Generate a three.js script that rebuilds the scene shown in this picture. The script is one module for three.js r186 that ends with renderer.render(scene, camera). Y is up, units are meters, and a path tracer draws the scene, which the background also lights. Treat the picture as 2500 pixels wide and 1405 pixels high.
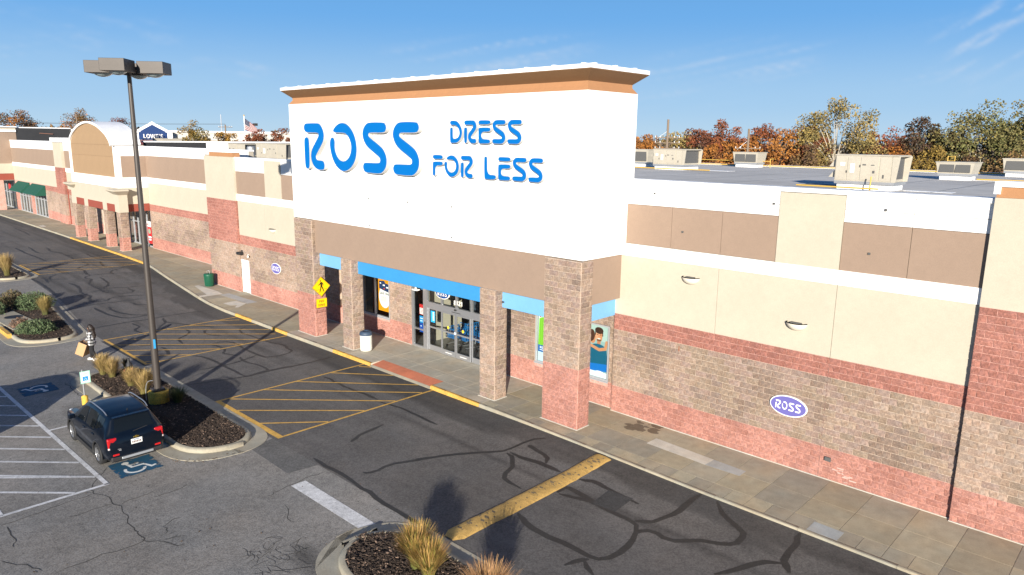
import * as THREE from 'three';
import { mergeGeometries, toCreasedNormals } from 'three/addons/utils/BufferGeometryUtils.js';
import { RoundedBoxGeometry } from 'three/addons/geometries/RoundedBoxGeometry.js';
import { MarchingCubes } from 'three/addons/objects/MarchingCubes.js';
import { Brush, Evaluator, SUBTRACTION } from 'three-bvh-csg';
import { FontLoader } from 'three/addons/loaders/FontLoader.js';
import { TextGeometry } from 'three/addons/geometries/TextGeometry.js';

// ---------------------------------------------------------------- camera, sky, sun, exposure
const scene = new THREE.Scene();
const camera = new THREE.PerspectiveCamera(43.55, 1024 / 575, 0.2, 3000);
camera.position.set(33.209, 10.016, 21.065);
camera.rotation.order = 'YXZ';
camera.rotation.set(-0.2021, 0.7619, 0.0115);
const EXPOSURE = 1.8;
const SUN_DIR = new THREE.Vector3(0.6213, 0.2453, 0.7441).normalize();

function mulberry(a) {
  return () => { a |= 0; a = a + 0x6D2B79F5 | 0; let t = Math.imul(a ^ a >>> 15, 1 | a); t = t + Math.imul(t ^ t >>> 7, 61 | t) ^ t; return ((t ^ t >>> 14) >>> 0) / 4294967296; };
}
const rnd = mulberry(20231);
const rr = (a, b) => a + (b - a) * rnd();
const lerp = (a, b, t) => a + (b - a) * t;
const clamp = (v, a = 0, b = 1) => Math.min(b, Math.max(a, v));
const smooth = (a, b, v) => { const t = clamp((v - a) / (b - a)); return t * t * (3 - 2 * t); };
// lattice value noise; period in cells (0 = endless)
function hash2(x, y, s) { let h = Math.imul(x, 374761393) ^ Math.imul(y, 668265263) ^ Math.imul(s, 1274126177); h = Math.imul(h ^ h >>> 13, 1274126177); return ((h ^ h >>> 16) >>> 0) / 4294967296; }
function vnoise(x, y, s = 1, px = 0, py = px) {
  let xi = Math.floor(x), yi = Math.floor(y); const fx = x - xi, fy = y - yi;
  const m = (v, p) => p ? ((v % p) + p) % p : v;
  const u = fx * fx * (3 - 2 * fx), v = fy * fy * (3 - 2 * fy);
  const x0 = m(xi, px), x1 = m(xi + 1, px), y0 = m(yi, py), y1 = m(yi + 1, py);
  return lerp(lerp(hash2(x0, y0, s), hash2(x1, y0, s), u), lerp(hash2(x0, y1, s), hash2(x1, y1, s), u), v);
}
const fbm = (x, y, s = 1, o = 4) => { let a = .5, t = 0, n = 0; for (let i = 0; i < o; i++) { t += a * vnoise(x, y, s + i); n += a; a *= .5; x *= 2.03; y *= 2.03; } return t / n; };

// a clear late-autumn sky: pale at the horizon, deepening blue upward, a few thin streaks of cirrus
function makeSky() {
  const W = 2048, H = 1024, d = new Float32Array(W * H * 4);
  const stops = [[0, .50, .69, .85], [3, .38, .61, .86], [9, .165, .43, .83], [18, .06, .215, .52], [40, .027, .10, .29], [90, .016, .06, .19]];
  for (let j = 0; j < H; j++) {
    const el = ((j + .5) / H - .5) * 180; let c;
    if (el < 0) c = [.16, .16, .15]; else {
      let k = 0; while (k < stops.length - 2 && stops[k + 1][0] < el) k++;
      const a = stops[k], b = stops[k + 1], t = smooth(0, 1, clamp((el - a[0]) / (b[0] - a[0]))) * .5 + clamp((el - a[0]) / (b[0] - a[0])) * .5;
      c = [1, 2, 3].map(i => lerp(a[i], b[i], t));
    }
    for (let i = 0; i < W; i++) {
      const az = i / W * 360, o = (j * W + i) * 4; let w = 0;
      if (el > 0 && el < 60) {
        const u = az * .5 + el * 1.3, v = el * 2.2 - az * .42;                       // streaks drawn out along one wind direction
        const s1 = fbm(u * .10, v * .16, 5, 3), s2 = fbm(u * .16, v * 1.5, 9, 4), s3 = fbm(u * .5, v * 3.4, 19, 3);
        w = smooth(.52, .78, s1) * smooth(.45, .78, s2) * (.45 + .9 * smooth(.4, .7, s3)) * smooth(1.5, 5, el) * .42;
        for (const [ca, ce, ra, re, sl, k] of [[79.5, 7.2, 5.5, 4.2, .62, .75], [92, 10, 7, 5, .6, .6], [19, 6.2, 9, 2.2, -.10, .30], [27, 4.7, 5, 1.0, -.14, .32], [8, 8, 8, 3, -.1, .3], [-28, 9, 14, 5, .3, .4], [140, 16, 20, 7, .4, .4], [230, 22, 26, 9, .3, .4]]) {
          let da = az - ca; if (da > 180) da -= 360; const de = el - ce - da * sl * .5, m = smooth(1, .15, Math.hypot(da / ra, de / re)); if (m <= 0) continue;
          const along = da + de * .4, across = el - ce - da * sl; w += k * m * smooth(.44, .80, fbm(along * .42 + ca, across * 2.6, 41, 4)) * (.35 + .65 * smooth(.35, .7, fbm(along * 1.5, across * 6.5 + ca, 47, 3)));
        }
        w = Math.min(w, .8);
      }
      const V = [.62, .72, .86];
      for (let n = 0; n < 3; n++) d[o + n] = lerp(c[n], V[n], w) / EXPOSURE;
      d[o + 3] = 1;
    }
  }
  const t = new THREE.DataTexture(d, W, H, THREE.RGBAFormat, THREE.FloatType);
  t.mapping = THREE.EquirectangularReflectionMapping; t.magFilter = THREE.LinearFilter; t.minFilter = THREE.LinearFilter; t.wrapS = THREE.RepeatWrapping; t.needsUpdate = true;
  return t;
}
const sky = makeSky(); scene.background = sky; scene.environment = sky;
const sun = new THREE.DirectionalLight(new THREE.Color().setRGB(1, .925, .81), 5);
sun.position.copy(SUN_DIR).multiplyScalar(150); sun.castShadow = true; sun.shadow.radius = 1;
Object.assign(sun.shadow.camera, { left: -110, right: 60, top: 60, bottom: -60, near: 1, far: 400 }); sun.shadow.mapSize.set(4096, 4096);
scene.add(sun, sun.target);

// ---------------------------------------------------------------- textures and materials
const enc = v => { v = clamp(v); return Math.round(255 * (v <= .0031308 ? v * 12.92 : 1.055 * v ** (1 / 2.4) - .055)); };
function grainTexture(n, metres, layers, seed, { mean = .8, tint = 0, linear = false, post } = {}) {
  const a = new Uint8Array(n * n * 4); const amp = layers.reduce((s, l) => s + l[1], 0);
  for (let y = 0; y < n; y++) for (let x = 0; x < n; x++) {
    let v = 0; layers.forEach((l, i) => { const px = l[0], py = l[2] || l[0]; v += l[1] * (vnoise(x / n * px, y / n * py, seed + i * 7, px, py) - .5) * 2; });
    if (post) v = post(v, x, y);
    const g = mean + v; const o = (y * n + x) * 4, t = tint ? tint * (vnoise(x / n * 9, y / n * 9, seed + 91, 9) - .5) : 0;
    if (linear) a[o] = a[o + 1] = a[o + 2] = Math.round(255 * clamp(g)); else { a[o] = enc(g * (1 + t)); a[o + 1] = enc(g); a[o + 2] = enc(g * (1 - t)); }
    a[o + 3] = 255;
  }
  const t = new THREE.DataTexture(a, n, n); t.wrapS = t.wrapT = THREE.RepeatWrapping; t.magFilter = THREE.LinearFilter; t.minFilter = THREE.LinearMipmapLinearFilter; t.generateMipmaps = true;
  if (!linear) t.colorSpace = THREE.SRGBColorSpace; t.repeat.set(1 / metres, 1 / metres); t.needsUpdate = true; return t;
}
const T = {
  asphalt: grainTexture(2048, 11, [[1024, .20], [420, .20], [90, .09], [18, .05], [5, .05]], 3, { mean: .74, tint: .06 }),
  asphaltNew: grainTexture(1024, 9, [[512, .18], [200, .14], [40, .07], [7, .08], [3, .06, 40]], 13, { mean: .72, tint: .05 }),
  concrete: grainTexture(1024, 4.2, [[512, .06], [150, .05], [24, .07], [6, .08]], 23, { mean: .78, tint: .10 }),
  stucco: grainTexture(512, 1.9, [[256, .05], [128, .04], [16, .02], [4, .02]], 33, { mean: .9 }),
  block: grainTexture(512, .9, [[256, .20], [96, .18], [22, .15], [5, .08]], 43, { mean: .72, tint: .12 }),
  mulch: grainTexture(1024, 2.3, [[160, .22], [60, .18], [14, .12]], 53, { mean: .62, tint: .2 }),
  metal: grainTexture(512, 2, [[128, .03], [24, .04], [5, .04]], 63, { mean: .9 }),
  roof: grainTexture(1024, 16, [[512, .04], [60, .05], [9, .08, 40], [4, .08]], 73, { mean: .78 }),
  paint: grainTexture(1024, 2.6, [[340, .16], [120, .14], [30, .12], [7, .1]], 83, { mean: .80 }),
};
const C3 = (r, g, b) => new THREE.Color().setRGB(r, g, b);
function M(r, g, b, o = {}) {
  const { tex, mean, bump, ...rest } = o; const p = { roughness: .85, metalness: 0, ...rest };
  let k = 1; if (tex) { p.map = T[tex]; k = 1 / ({ asphalt: .74, asphaltNew: .72, concrete: .78, stucco: .9, block: .72, mulch: .62, metal: .9, roof: .78, paint: .8 })[tex]; if (bump) { p.bumpMap = T[tex]; p.bumpScale = bump; } }
  p.color = C3(r * k, g * k, b * k);
  return (o.clearcoat || o.transmission || o.sheen) ? new THREE.MeshPhysicalMaterial(p) : new THREE.MeshStandardMaterial(p);
}
const MAT = {
  ground: M(.16, .15, .11, { tex: 'concrete' }),
  lot: M(.215, .203, .186, { tex: 'asphalt', bump: .006, vertexColors: true, roughness: .93 }),
  lane: M(.100, .094, .088, { tex: 'asphaltNew', bump: .006, vertexColors: true, roughness: .88 }),
  seal: M(.019, .019, .019, { tex: 'asphaltNew', roughness: .62 }),
  crack: M(.05, .047, .042, { roughness: 1 }),
  concrete: M(.345, .305, .228, { tex: 'concrete', bump: .003, vertexColors: true, roughness: .9 }),
  kerb: M(.34, .305, .23, { tex: 'concrete', bump: .004, roughness: .9 }),
  gutter: M(.33, .30, .235, { tex: 'concrete', bump: .004, roughness: .9 }),
  joint: M(.50, .46, .37, { tex: 'concrete' }),
  patch: M(.56, .53, .46, { tex: 'concrete', bump: .002 }),
  patchGrey: M(.36, .37, .36, { tex: 'concrete', bump: .002 }),
  yellow: M(.58, .34, .07, { tex: 'paint', roughness: .75 }),
  yellowWorn: M(.46, .29, .085, { tex: 'paint', roughness: .8 }),
  whitePaint: M(.58, .58, .58, { tex: 'paint', roughness: .8 }),
  rampRed: M(.46, .155, .085, { tex: 'concrete', roughness: .85 }),
  white: M(.80, .79, .77, { tex: 'stucco', bump: .0015, roughness: .9 }),
  whiteCap: M(.82, .82, .82, { tex: 'metal', roughness: .45 }),
  cream: M(.455, .41, .325, { tex: 'stucco', bump: .0015, roughness: .92 }),
  brown: M(.275, .198, .147, { tex: 'stucco', bump: .0015, roughness: .92 }),
  tan: M(.270, .195, .146, { tex: 'stucco', bump: .0015, roughness: .92 }),
  ochre: M(.31, .205, .115, { tex: 'stucco', bump: .0015, roughness: .92 }),
  orange: M(.37, .185, .085, { tex: 'stucco', bump: .001, roughness: .85 }),
  brick: M(.25, .055, .035, { tex: 'stucco', bump: .001, roughness: .85 }),
  lintel: M(.035, .235, .50, { tex: 'stucco', roughness: .6 }),
  lintelFaded: M(.155, .37, .62, { tex: 'stucco', roughness: .6 }),
  letterFace: new THREE.MeshPhysicalMaterial({ color: C3(.001, .125, .41), roughness: .7, specularIntensity: .2 }),
  letterCan: M(.78, .77, .74, { roughness: .5 }), letterReturn: M(.50, .49, .465, { roughness: .6 }),
  block: new THREE.MeshStandardMaterial({ color: C3(1 / .72, 1 / .72, 1 / .72), map: T.block, bumpMap: T.block, bumpScale: .022, vertexColors: true, roughness: .95 }),
  mortarTan: M(.49, .395, .315, { tex: 'block', roughness: 1 }),
  mortarRed: M(.52, .30, .25, { tex: 'block', roughness: 1 }),
  alu: M(.50, .51, .53, { roughness: .38, metalness: .75 }),
  aluPaint: M(.42, .43, .45, { roughness: .45, metalness: .3 }),
  glass: new THREE.MeshPhysicalMaterial({ color: C3(.86, .90, .90), transmission: 1, thickness: 0, roughness: .02, ior: 1.5, side: THREE.DoubleSide }),
  bronze: M(.058, .049, .043, { tex: 'metal', roughness: .5, metalness: .2 }),
  dark: M(.02, .02, .022, { roughness: .6 }),
  black: M(.012, .012, .013, { roughness: .5 }),
  roofGrey: M(.50, .485, .46, { tex: 'roof', roughness: 1 }),
  membrane: M(.026, .027, .030, { tex: 'roof', roughness: .8 }),
  unit: M(.42, .385, .315, { tex: 'metal', roughness: .6, metalness: .05 }),
  unitDark: M(.09, .09, .088, { roughness: .7 }),
  galv: M(.45, .46, .47, { tex: 'metal', roughness: .4, metalness: .6 }),
  gasPipe: M(.56, .36, .07, { roughness: .6 }),
  mulch: M(.040, .027, .020, { tex: 'mulch', bump: .03, roughness: 1 }),
  chip: M(1, 1, 1, { roughness: 1 }),
  bark: M(.10, .075, .055, { roughness: 1 }),
  barkPale: M(.42, .38, .31, { roughness: 1 }),
  leaf: new THREE.MeshStandardMaterial({ color: 0xffffff, vertexColors: true, roughness: .9, side: THREE.DoubleSide }),
  blade: new THREE.MeshPhysicalMaterial({ color: 0xffffff, vertexColors: true, roughness: .85, side: THREE.DoubleSide }),
  wood: M(.20, .15, .11, { roughness: 1 }),
};

// ---------------------------------------------------------------- geometry helpers (uv in metres)
function tri(pos, uv, idx, col) {
  const g = new THREE.BufferGeometry(); g.setAttribute('position', new THREE.Float32BufferAttribute(pos, 3)); g.setAttribute('uv', new THREE.Float32BufferAttribute(uv, 2));
  if (col) g.setAttribute('color', new THREE.Float32BufferAttribute(col, 3)); g.setIndex(idx); g.computeVertexNormals(); return g;
}
function B(x0, x1, y0, y1, z0, z1) {     // axis-aligned box from its bounds
  const P = [], U = [], I = [];
  const f = (a, b, c, d, ua, ub) => { const n = P.length / 3; for (const v of [a, b, c, d]) { P.push(...v); U.push(v[ua], v[ub]); } I.push(n, n + 1, n + 2, n, n + 2, n + 3); };
  f([x0, y0, z1], [x1, y0, z1], [x1, y1, z1], [x0, y1, z1], 0, 1); f([x1, y0, z0], [x0, y0, z0], [x0, y1, z0], [x1, y1, z0], 0, 1);
  f([x1, y0, z1], [x1, y0, z0], [x1, y1, z0], [x1, y1, z1], 2, 1); f([x0, y0, z0], [x0, y0, z1], [x0, y1, z1], [x0, y1, z0], 2, 1);
  f([x0, y1, z1], [x1, y1, z1], [x1, y1, z0], [x0, y1, z0], 0, 2); f([x0, y0, z0], [x1, y0, z0], [x1, y0, z1], [x0, y0, z1], 0, 2);
  return tri(P, U, I);
}
function prismXZ(pts, y0, y1, holes = []) {   // outline [[x,z]..] extruded upward
  const v2 = a => a.map(p => new THREE.Vector2(p[0], p[1]));
  let c = v2(pts); if (THREE.ShapeUtils.isClockWise(c)) c.reverse(); const hs = holes.map(h => { const q = v2(h); if (!THREE.ShapeUtils.isClockWise(q)) q.reverse(); return q; });
  const F = THREE.ShapeUtils.triangulateShape(c, hs), all = [c, ...hs].flat(), P = [], U = [], I = [];
  all.forEach(p => { P.push(p.x, y1, p.y); U.push(p.x, p.y); }); F.forEach(t => I.push(t[0], t[2], t[1]));
  for (const loop of [c, ...hs]) { let acc = 0; loop.forEach((p, i) => { const q = loop[(i + 1) % loop.length], n = P.length / 3, l = p.distanceTo(q); P.push(p.x, y0, p.y, q.x, y0, q.y, q.x, y1, q.y, p.x, y1, p.y); U.push(acc, y0, acc + l, y0, acc + l, y1, acc, y1); I.push(n, n + 2, n + 1, n, n + 3, n + 2); acc += l; }); }
  return tri(P, U, I);
}
function sheet(pts, y) { const g = prismXZ(pts, y - .002, y); return g; }
function ribbon(flat, w, y, seed = 1, wobble = 0, step = 0) {   // painted or poured line on the ground from [x,z,x,z,..]
  let p = []; for (let i = 0; i < flat.length; i += 2) p.push([flat[i], flat[i + 1]]);
  if (step) { const c = new THREE.CatmullRomCurve3(p.map(q => new THREE.Vector3(q[0], 0, q[1])), false, 'centripetal'); const n = Math.max(2, Math.ceil(c.getLength() / step)); p = c.getPoints(n).map((v, i) => [v.x + (wobble ? (vnoise(i * .9, seed, 3) - .5) * wobble : 0), v.z + (wobble ? (vnoise(i * .9, seed + 40, 4) - .5) * wobble : 0)]); }
  const P = [], U = [], I = []; let acc = 0;
  p.forEach((q, i) => {
    const a = p[Math.max(0, i - 1)], b = p[Math.min(p.length - 1, i + 1)]; let dx = b[0] - a[0], dz = b[1] - a[1]; const l = Math.hypot(dx, dz) || 1; dx /= l; dz /= l;
    const ww = w * .5 * (step ? .75 + .5 * vnoise(i * .37, seed, 8) : 1) * (step && (i === 0 || i === p.length - 1) ? .35 : 1);
    P.push(q[0] - dz * ww, y, q[1] + dx * ww, q[0] + dz * ww, y, q[1] - dx * ww); U.push(q[0] - dz * ww, q[1] + dx * ww, q[0] + dz * ww, q[1] - dx * ww);
    if (i) { const n = i * 2; I.push(n - 2, n - 1, n, n - 1, n + 1, n); } acc += l;
  });
  const g = tri(P, U, I); if (g.attributes.normal.getY(0) < 0) { const ix = g.index.array; for (let i = 0; i < ix.length; i += 3) [ix[i], ix[i + 1]] = [ix[i + 1], ix[i]]; g.computeVertexNormals(); } return g;
}
function cyl(r0, r1, h, x, y, z, seg = 24, open = false) { const g = new THREE.CylinderGeometry(r1, r0, h, seg, 1, open); g.translate(x, y + h / 2, z); return g; }
function bar(a, b, r0, r1 = r0, seg = 8) {
  const A = new THREE.Vector3(...a), D = new THREE.Vector3(...b).sub(A), L = D.length(); const g = new THREE.CylinderGeometry(r1, r0, L, seg); g.translate(0, L / 2, 0);
  g.applyQuaternion(new THREE.Quaternion().setFromUnitVectors(new THREE.Vector3(0, 1, 0), D.clone().normalize())); g.translate(A.x, A.y, A.z); return g;
}
function rbox(w, h, d, x, y, z, r = .02, s = 2) { const g = new RoundedBoxGeometry(w, h, d, s, r); g.translate(x, y, z); return g; }
const lathe = (pts, x, y, z, seg = 32) => { const g = new THREE.LatheGeometry(pts.map(p => new THREE.Vector2(...p)), seg); g.translate(x, y, z); return g; };
function join(gs) {
  const keys = ['position', 'normal', 'uv', ...(gs.every(g => g.attributes.color) ? ['color'] : [])];
  return mergeGeometries(gs.map(g => { g = g.index ? g.toNonIndexed() : g; for (const k of Object.keys(g.attributes)) if (!keys.includes(k)) g.deleteAttribute(k); return g; }));
}
// ---------------------------------------------------------------- scene bookkeeping
const used = {};
function numbered(n) { const k = used[n] = (used[n] || 0) + 1; return k === 1 ? n : `${n}_${String(k - 1).padStart(3, '0')}`; }
function shadows(o) { o.traverse(m => { if (m.isMesh) { m.castShadow = true; m.receiveShadow = true; } }); return o; }
function thing(name, label, category, group, pos = [0, 0, 0], turn = 0) {
  const o = new THREE.Group(); o.name = numbered(name); o.position.set(...pos); o.rotation.y = turn; o.userData = { label, category }; if (group) o.userData.group = group; scene.add(o); return o;
}
function part(parent, name, geo, mat, label) {
  const m = new THREE.Mesh(Array.isArray(geo) ? join(geo) : geo, mat); m.name = name; m.castShadow = m.receiveShadow = true; if (label) m.userData.label = label; parent.add(m); return m;
}
function struct(name, geo, mat) {
  const o = geo ? new THREE.Mesh(Array.isArray(geo) ? join(geo) : geo, mat) : new THREE.Group(); o.name = numbered(name); o.userData = { kind: 'structure' }; if (geo) o.castShadow = o.receiveShadow = true; scene.add(o); return o;
}
function copyOf(src, label, pos, turn, name) { const c = src.clone(); c.name = numbered(name || src.name.replace(/_\d{3}$/, '')); c.userData = { ...src.userData, label }; if (pos) c.position.set(...pos); if (turn !== undefined) c.rotation.y = turn; scene.add(c); return c; }
const CAM = camera.position;

// ---------------------------------------------------------------- split-face concrete blocks
const BH = .1963, BW = .4, Y0 = .15;
const TONES = { tan: [], red: [], rust: [] };
for (let i = 0; i < 8; i++) { const k = .72 + i * .075; TONES.tan.push([.325 * k, .238 * k * (1 + (i % 3 - 1) * .02), .180 * k * (1 + (i % 2) * .06)]); TONES.red.push([.43 * (.82 + i * .05), .208 * (.77 + i * .062), .163 * (.77 + i * .065)]); TONES.rust.push([.345 * (.80 + i * .055), .150 * (.75 + i * .068), .116 * (.75 + i * .068)]); }
const blockCache = {};
function blockGeo(w, h, v, kind, tone) {
  const key = [w.toFixed(3), h.toFixed(3), v, kind, tone].join(); if (blockCache[key]) return blockCache[key];
  const R = mulberry(v * 977 + Math.round(w * 1000)), nx = 3, ny = 2, P = [], U = [], I = [], a = w / 2 - .0075, b = h / 2 - .007, ou = R() * 3, ov = R() * 3;
  for (let j = 0; j <= ny; j++) for (let i = 0; i <= nx; i++) { const e = i === 0 || i === nx || j === 0 || j === ny; P.push(lerp(-a, a, i / nx) + (e ? 0 : (R() - .5) * .06 * w / .4), lerp(-b, b, j / ny) + (e ? 0 : (R() - .5) * .03), e ? .002 + R() * .010 : .010 + R() * .030); }
  for (let k = 0; k < P.length; k += 3) U.push(P[k] + ou, P[k + 1] + ov);
  for (let j = 0; j < ny; j++) for (let i = 0; i < nx; i++) { const n = j * (nx + 1) + i; I.push(n, n + 1, n + nx + 2, n, n + nx + 2, n + nx + 1); }
  const rim = []; for (let i = 0; i < nx; i++) rim.push(i); for (let j = 0; j < ny; j++) rim.push(j * (nx + 1) + nx); for (let i = nx; i > 0; i--) rim.push(ny * (nx + 1) + i); for (let j = ny; j > 0; j--) rim.push(j * (nx + 1));
  rim.forEach((p, k) => { const q = rim[(k + 1) % rim.length], n = P.length / 3; for (const [s, z] of [[p, 0], [q, 0], [q, 1], [p, 1]]) { P.push(P[s * 3], P[s * 3 + 1], z ? -.05 : P[s * 3 + 2]); U.push(P[s * 3] + ou, P[s * 3 + 1] + ov + (z ? .05 : 0)); } I.push(n, n + 2, n + 1, n, n + 3, n + 2); });
  const c = TONES[kind][tone], col = []; for (let k = 0; k < P.length / 3; k++) col.push(...c);
  return blockCache[key] = tri(P, U, I, col);
}
// list the blocks of one face: dir 'z' faces +z (runs along x), 'x' faces +x (runs along z, away from the viewer)
function face(list, dir, a0, a1, rows, plane, { open, kindOf = r => r < 5 ? 'red' : r > 15 ? 'rust' : 'tan', phase = 0, parent = null, r0 = 0, step = BW } = {}) {
  for (let r = r0; r < rows; r++) {
    const y = Y0 + (r + .5) * BH; let s = a0 - (((r + phase) % 2) ? step / 2 : 0);
    for (; s < a1 - .02; s += step) {
      let p = Math.max(s, a0), q = Math.min(s + step, a1); if (open) for (const o of open) if (y > o[2] - .06 && y < o[3] + .06) { if (p >= o[0] && q <= o[1]) p = q; else if (p < o[0] && q > o[0]) q = o[0]; else if (p < o[1] && q > o[1]) p = o[1]; } if (q - p < .04) continue; const w = q - p, m = (p + q) / 2;
      const kind = kindOf(r, m), n = fbm(m * .35 + plane * 3, y * .6 + 7, 17, 3), dk = fbm(m * .9, y * 1.3, 29, 2);
      let tone = Math.round(clamp((n - .5) * 8 + 3.6 + (rnd() - .5) * 2.2 - (dk > .62 ? 2.4 : 0), 0, 7));
      const pos = dir === 'z' ? [m, y, plane] : [plane, y, m];
      list.push({ w: Math.round(w * 100) / 100, kind, tone, v: Math.floor(rnd() * 5), pos, dir, parent, d: Math.hypot(pos[0] - CAM.x, pos[1] - CAM.y, pos[2] - CAM.z) });
    }
  }
}
function layBlocks(root, list, limit = 300, stuffName = 'block_field') {
  list.sort((a, b) => a.d - b.d); const rest = []; const off = root.position;
  list.forEach((b, i) => {
    const g = blockGeo(b.w, BH, b.v, b.kind, b.tone);
    if (i < limit) { const m = new THREE.Mesh(g, MAT.block); m.name = 'block'; m.position.set(b.pos[0] - off.x, b.pos[1] - off.y, b.pos[2] - off.z); if (b.dir === 'x') m.rotation.y = Math.PI / 2; m.castShadow = m.receiveShadow = true; (b.parent || root).add(m); }
    else { const c = g.clone(); if (b.dir === 'x') c.rotateY(Math.PI / 2); c.translate(b.pos[0] - off.x, b.pos[1] - off.y, b.pos[2] - off.z); rest.push(c); }
  });
  if (rest.length) { const m = part(root, stuffName, mergeGeometries(rest), MAT.block); m.userData.kind = 'stuff'; }
}
// tar-sealed cracks and open hairline cracks, traced on the ground in metres [x,z,x,z..]
const SEAL = [[-60.99,3.16,-60.42,0.77],
[-60.11,2.14,-55.45,2.2,-52.16,2.44],
[-47.08,5.96,-47.83,5.17,-47.25,1.94],
[-43.11,4.65,-38.33,4.72,-37.7,3.34],
[-41.47,3.58,-38.8,3.87,-37.63,3.61,-32.48,3.72],
[-33.63,5.58,-38.89,5.68,-43.3,5.62],
[-35.63,2.08,-33.39,2.24,-31.04,2.15],
[-35.5,3.92,-36.08,1.89],
[-30.88,2.56,-27.1,2.96,-26.43,2.24,-25.52,3.34,-24.0,3.69],
[-31.91,3.7,-29.56,3.73,-28.32,4.82,-27.23,4.68,-25.68,5.02,-24.61,5.06],
[-24.61,5.06,-24.37,3.6,-23.2,1.83],
[-24.61,5.06,-23.82,5.61,-22.85,5.47,-21.69,5.97,-20.28,6.13,-18.93,6.09,-17.15,6.1,-16.27,5.16,-16.79,4.78,-17.98,4.68],
[-23.44,4.74,-20.48,5.1,-19.51,5.51,-19.11,5.88,-18.27,4.58,-18.1,3.59],
[-22.62,6.97,-20.45,6.93,-18.35,7.38,-17.43,7.31,-16.86,7.24,-16.06,7.62,-15.02,7.69],
[-17.4,8.52,-17.77,7.49],
[-18.17,6.81,-18.5,6.22],
[-29.94,6.05,-28.95,6.03,-27.24,6.21,-26.63,6.05,-25.86,4.97],
[-26.56,6.7,-25.64,7.35,-24.71,7.48,-24.24,6.74],
[-25.95,7.68,-23.55,7.97],
[-15.02,7.69,-14.94,6.94,-15.52,6.52,-15.27,5.2,-14.84,4.56],
[-13.69,9.43,-14.16,8.08,-13.96,5.22],
[-13.3,8.12,-11.08,8.15,-9.35,7.59,-9.3,6.56],
[-12.98,7.46,-11.36,7.58,-10.03,7.19,-9.34,6.46],
[-13.36,6.1,-12.36,6.02,-12.08,5.56],
[-26.14,8.34,-21.9,8.48,-18.27,8.74],
[-8.19,9.61,-8.34,8.39,-8.26,6.85,-8.38,5.88,-8.15,3.29],
[-7.98,7.89,-6.95,7.83,-6.43,8.26,-5.29,8.25],
[-7.95,6.26,-7.08,6.42,-6.33,6.92,-5.11,7.83],
[-6.99,6.46,-6.32,6.15,-5.07,5.61,-4.19,5.06],
[-4.67,6.3,-4.06,6.38,-3.45,6.8,-3.12,7.34,-2.03,7.5],
[-3.85,5.57,-3.53,5.84,-2.84,5.93,-2.25,5.55],
[-2.99,3.81,-2.64,4.31,-1.72,4.53,-0.78,4.47,0.13,4.41,1.79,4.16,2.25,4.29,2.64,4.29,3.03,4.85,2.92,5.62,2.1,5.81,1.0,5.79,-0.52,5.72,-1.02,6.03,-1.09,6.53],
[-3.32,9.25,-2.4,8.3,-0.91,6.65,-0.08,6.5,0.56,6.64,0.86,6.81,1.66,6.55],
[1.98,6.59,2.65,6.72,3.86,6.52,4.63,6.57,4.8,6.88],
[2.23,5.87,2.68,7.39,2.55,8.7],
[0.24,8.01,0.95,7.75,2.54,7.7,4.8,7.67],
[4.21,9.91,4.8,7.67,4.68,6.67,4.92,5.43],
[-2.74,10.04,-0.29,10.1],
[-2.19,8.49,-1.3,8.56,-0.58,8.77],
[4.9,7.72,4.79,6.73,4.96,5.04,4.89,3.5],
[13.7,8.35,13.43,7.84,13.2,6.67],
[7.1,5.31,8.77,5.39,10.97,5.34],
[11.3,5.39,12.65,5.25,14.56,5.34],
[17.17,6.09,17.85,5.27,17.88,4.51,18.0,3.91,18.19,3.62],
[17.98,5.32,18.32,5.41,18.55,5.69,18.83,5.9,19.08,6.52,19.3,6.68,20.02,6.76],
[18.09,5.2,19.01,5.15,19.48,5.09,20.15,5.13],
[18.13,4.3,18.22,4.44,18.93,4.54,19.18,4.63,19.43,4.97],
[16.28,7.92,16.75,6.75,17.83,5.3],
[20.92,6.18,20.85,5.92,20.97,5.72,21.35,5.75,21.82,5.83,22.4,5.94,23.05,5.95,23.54,6.08,23.8,6.42,23.98,6.93,24.01,7.51,23.91,7.96,23.61,8.14,22.99,8.11,22.36,8.11,21.67,8.07,21.27,8.0,20.85,7.86],
[21.03,6.15,21.6,5.98,22.14,5.9],
[23.64,8.17,23.55,8.43,23.41,8.84],
[23.58,8.28,23.82,8.49,24.13,8.62],
[20.87,5.06,21.32,4.95,21.79,4.98,22.98,5.06],
[18.99,10.06,19.39,10.09],
[23.45,5.95,23.79,5.61,23.96,4.97,24.0,4.3,24.04,3.46],
[24.51,3.51,25.08,4.06,25.45,4.28,25.79,4.44,25.87,4.66,25.85,5.05,25.69,5.23,25.29,5.42,24.71,5.98,24.35,6.06,24.04,6.0,23.83,6.14,23.78,6.44],
[26.92,3.44,27.0,4.02,27.09,4.94,27.42,5.35],
[27.12,5.02,26.63,5.43,26.54,5.81,26.41,6.15,26.19,6.62],
[13.96,9.88,14.76,9.93,15.73,9.91,16.9,10.0,18.17,10.06,19.36,10.09],
[15.9,9.43,16.08,9.13,16.04,8.47,16.59,7.24]];
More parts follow.
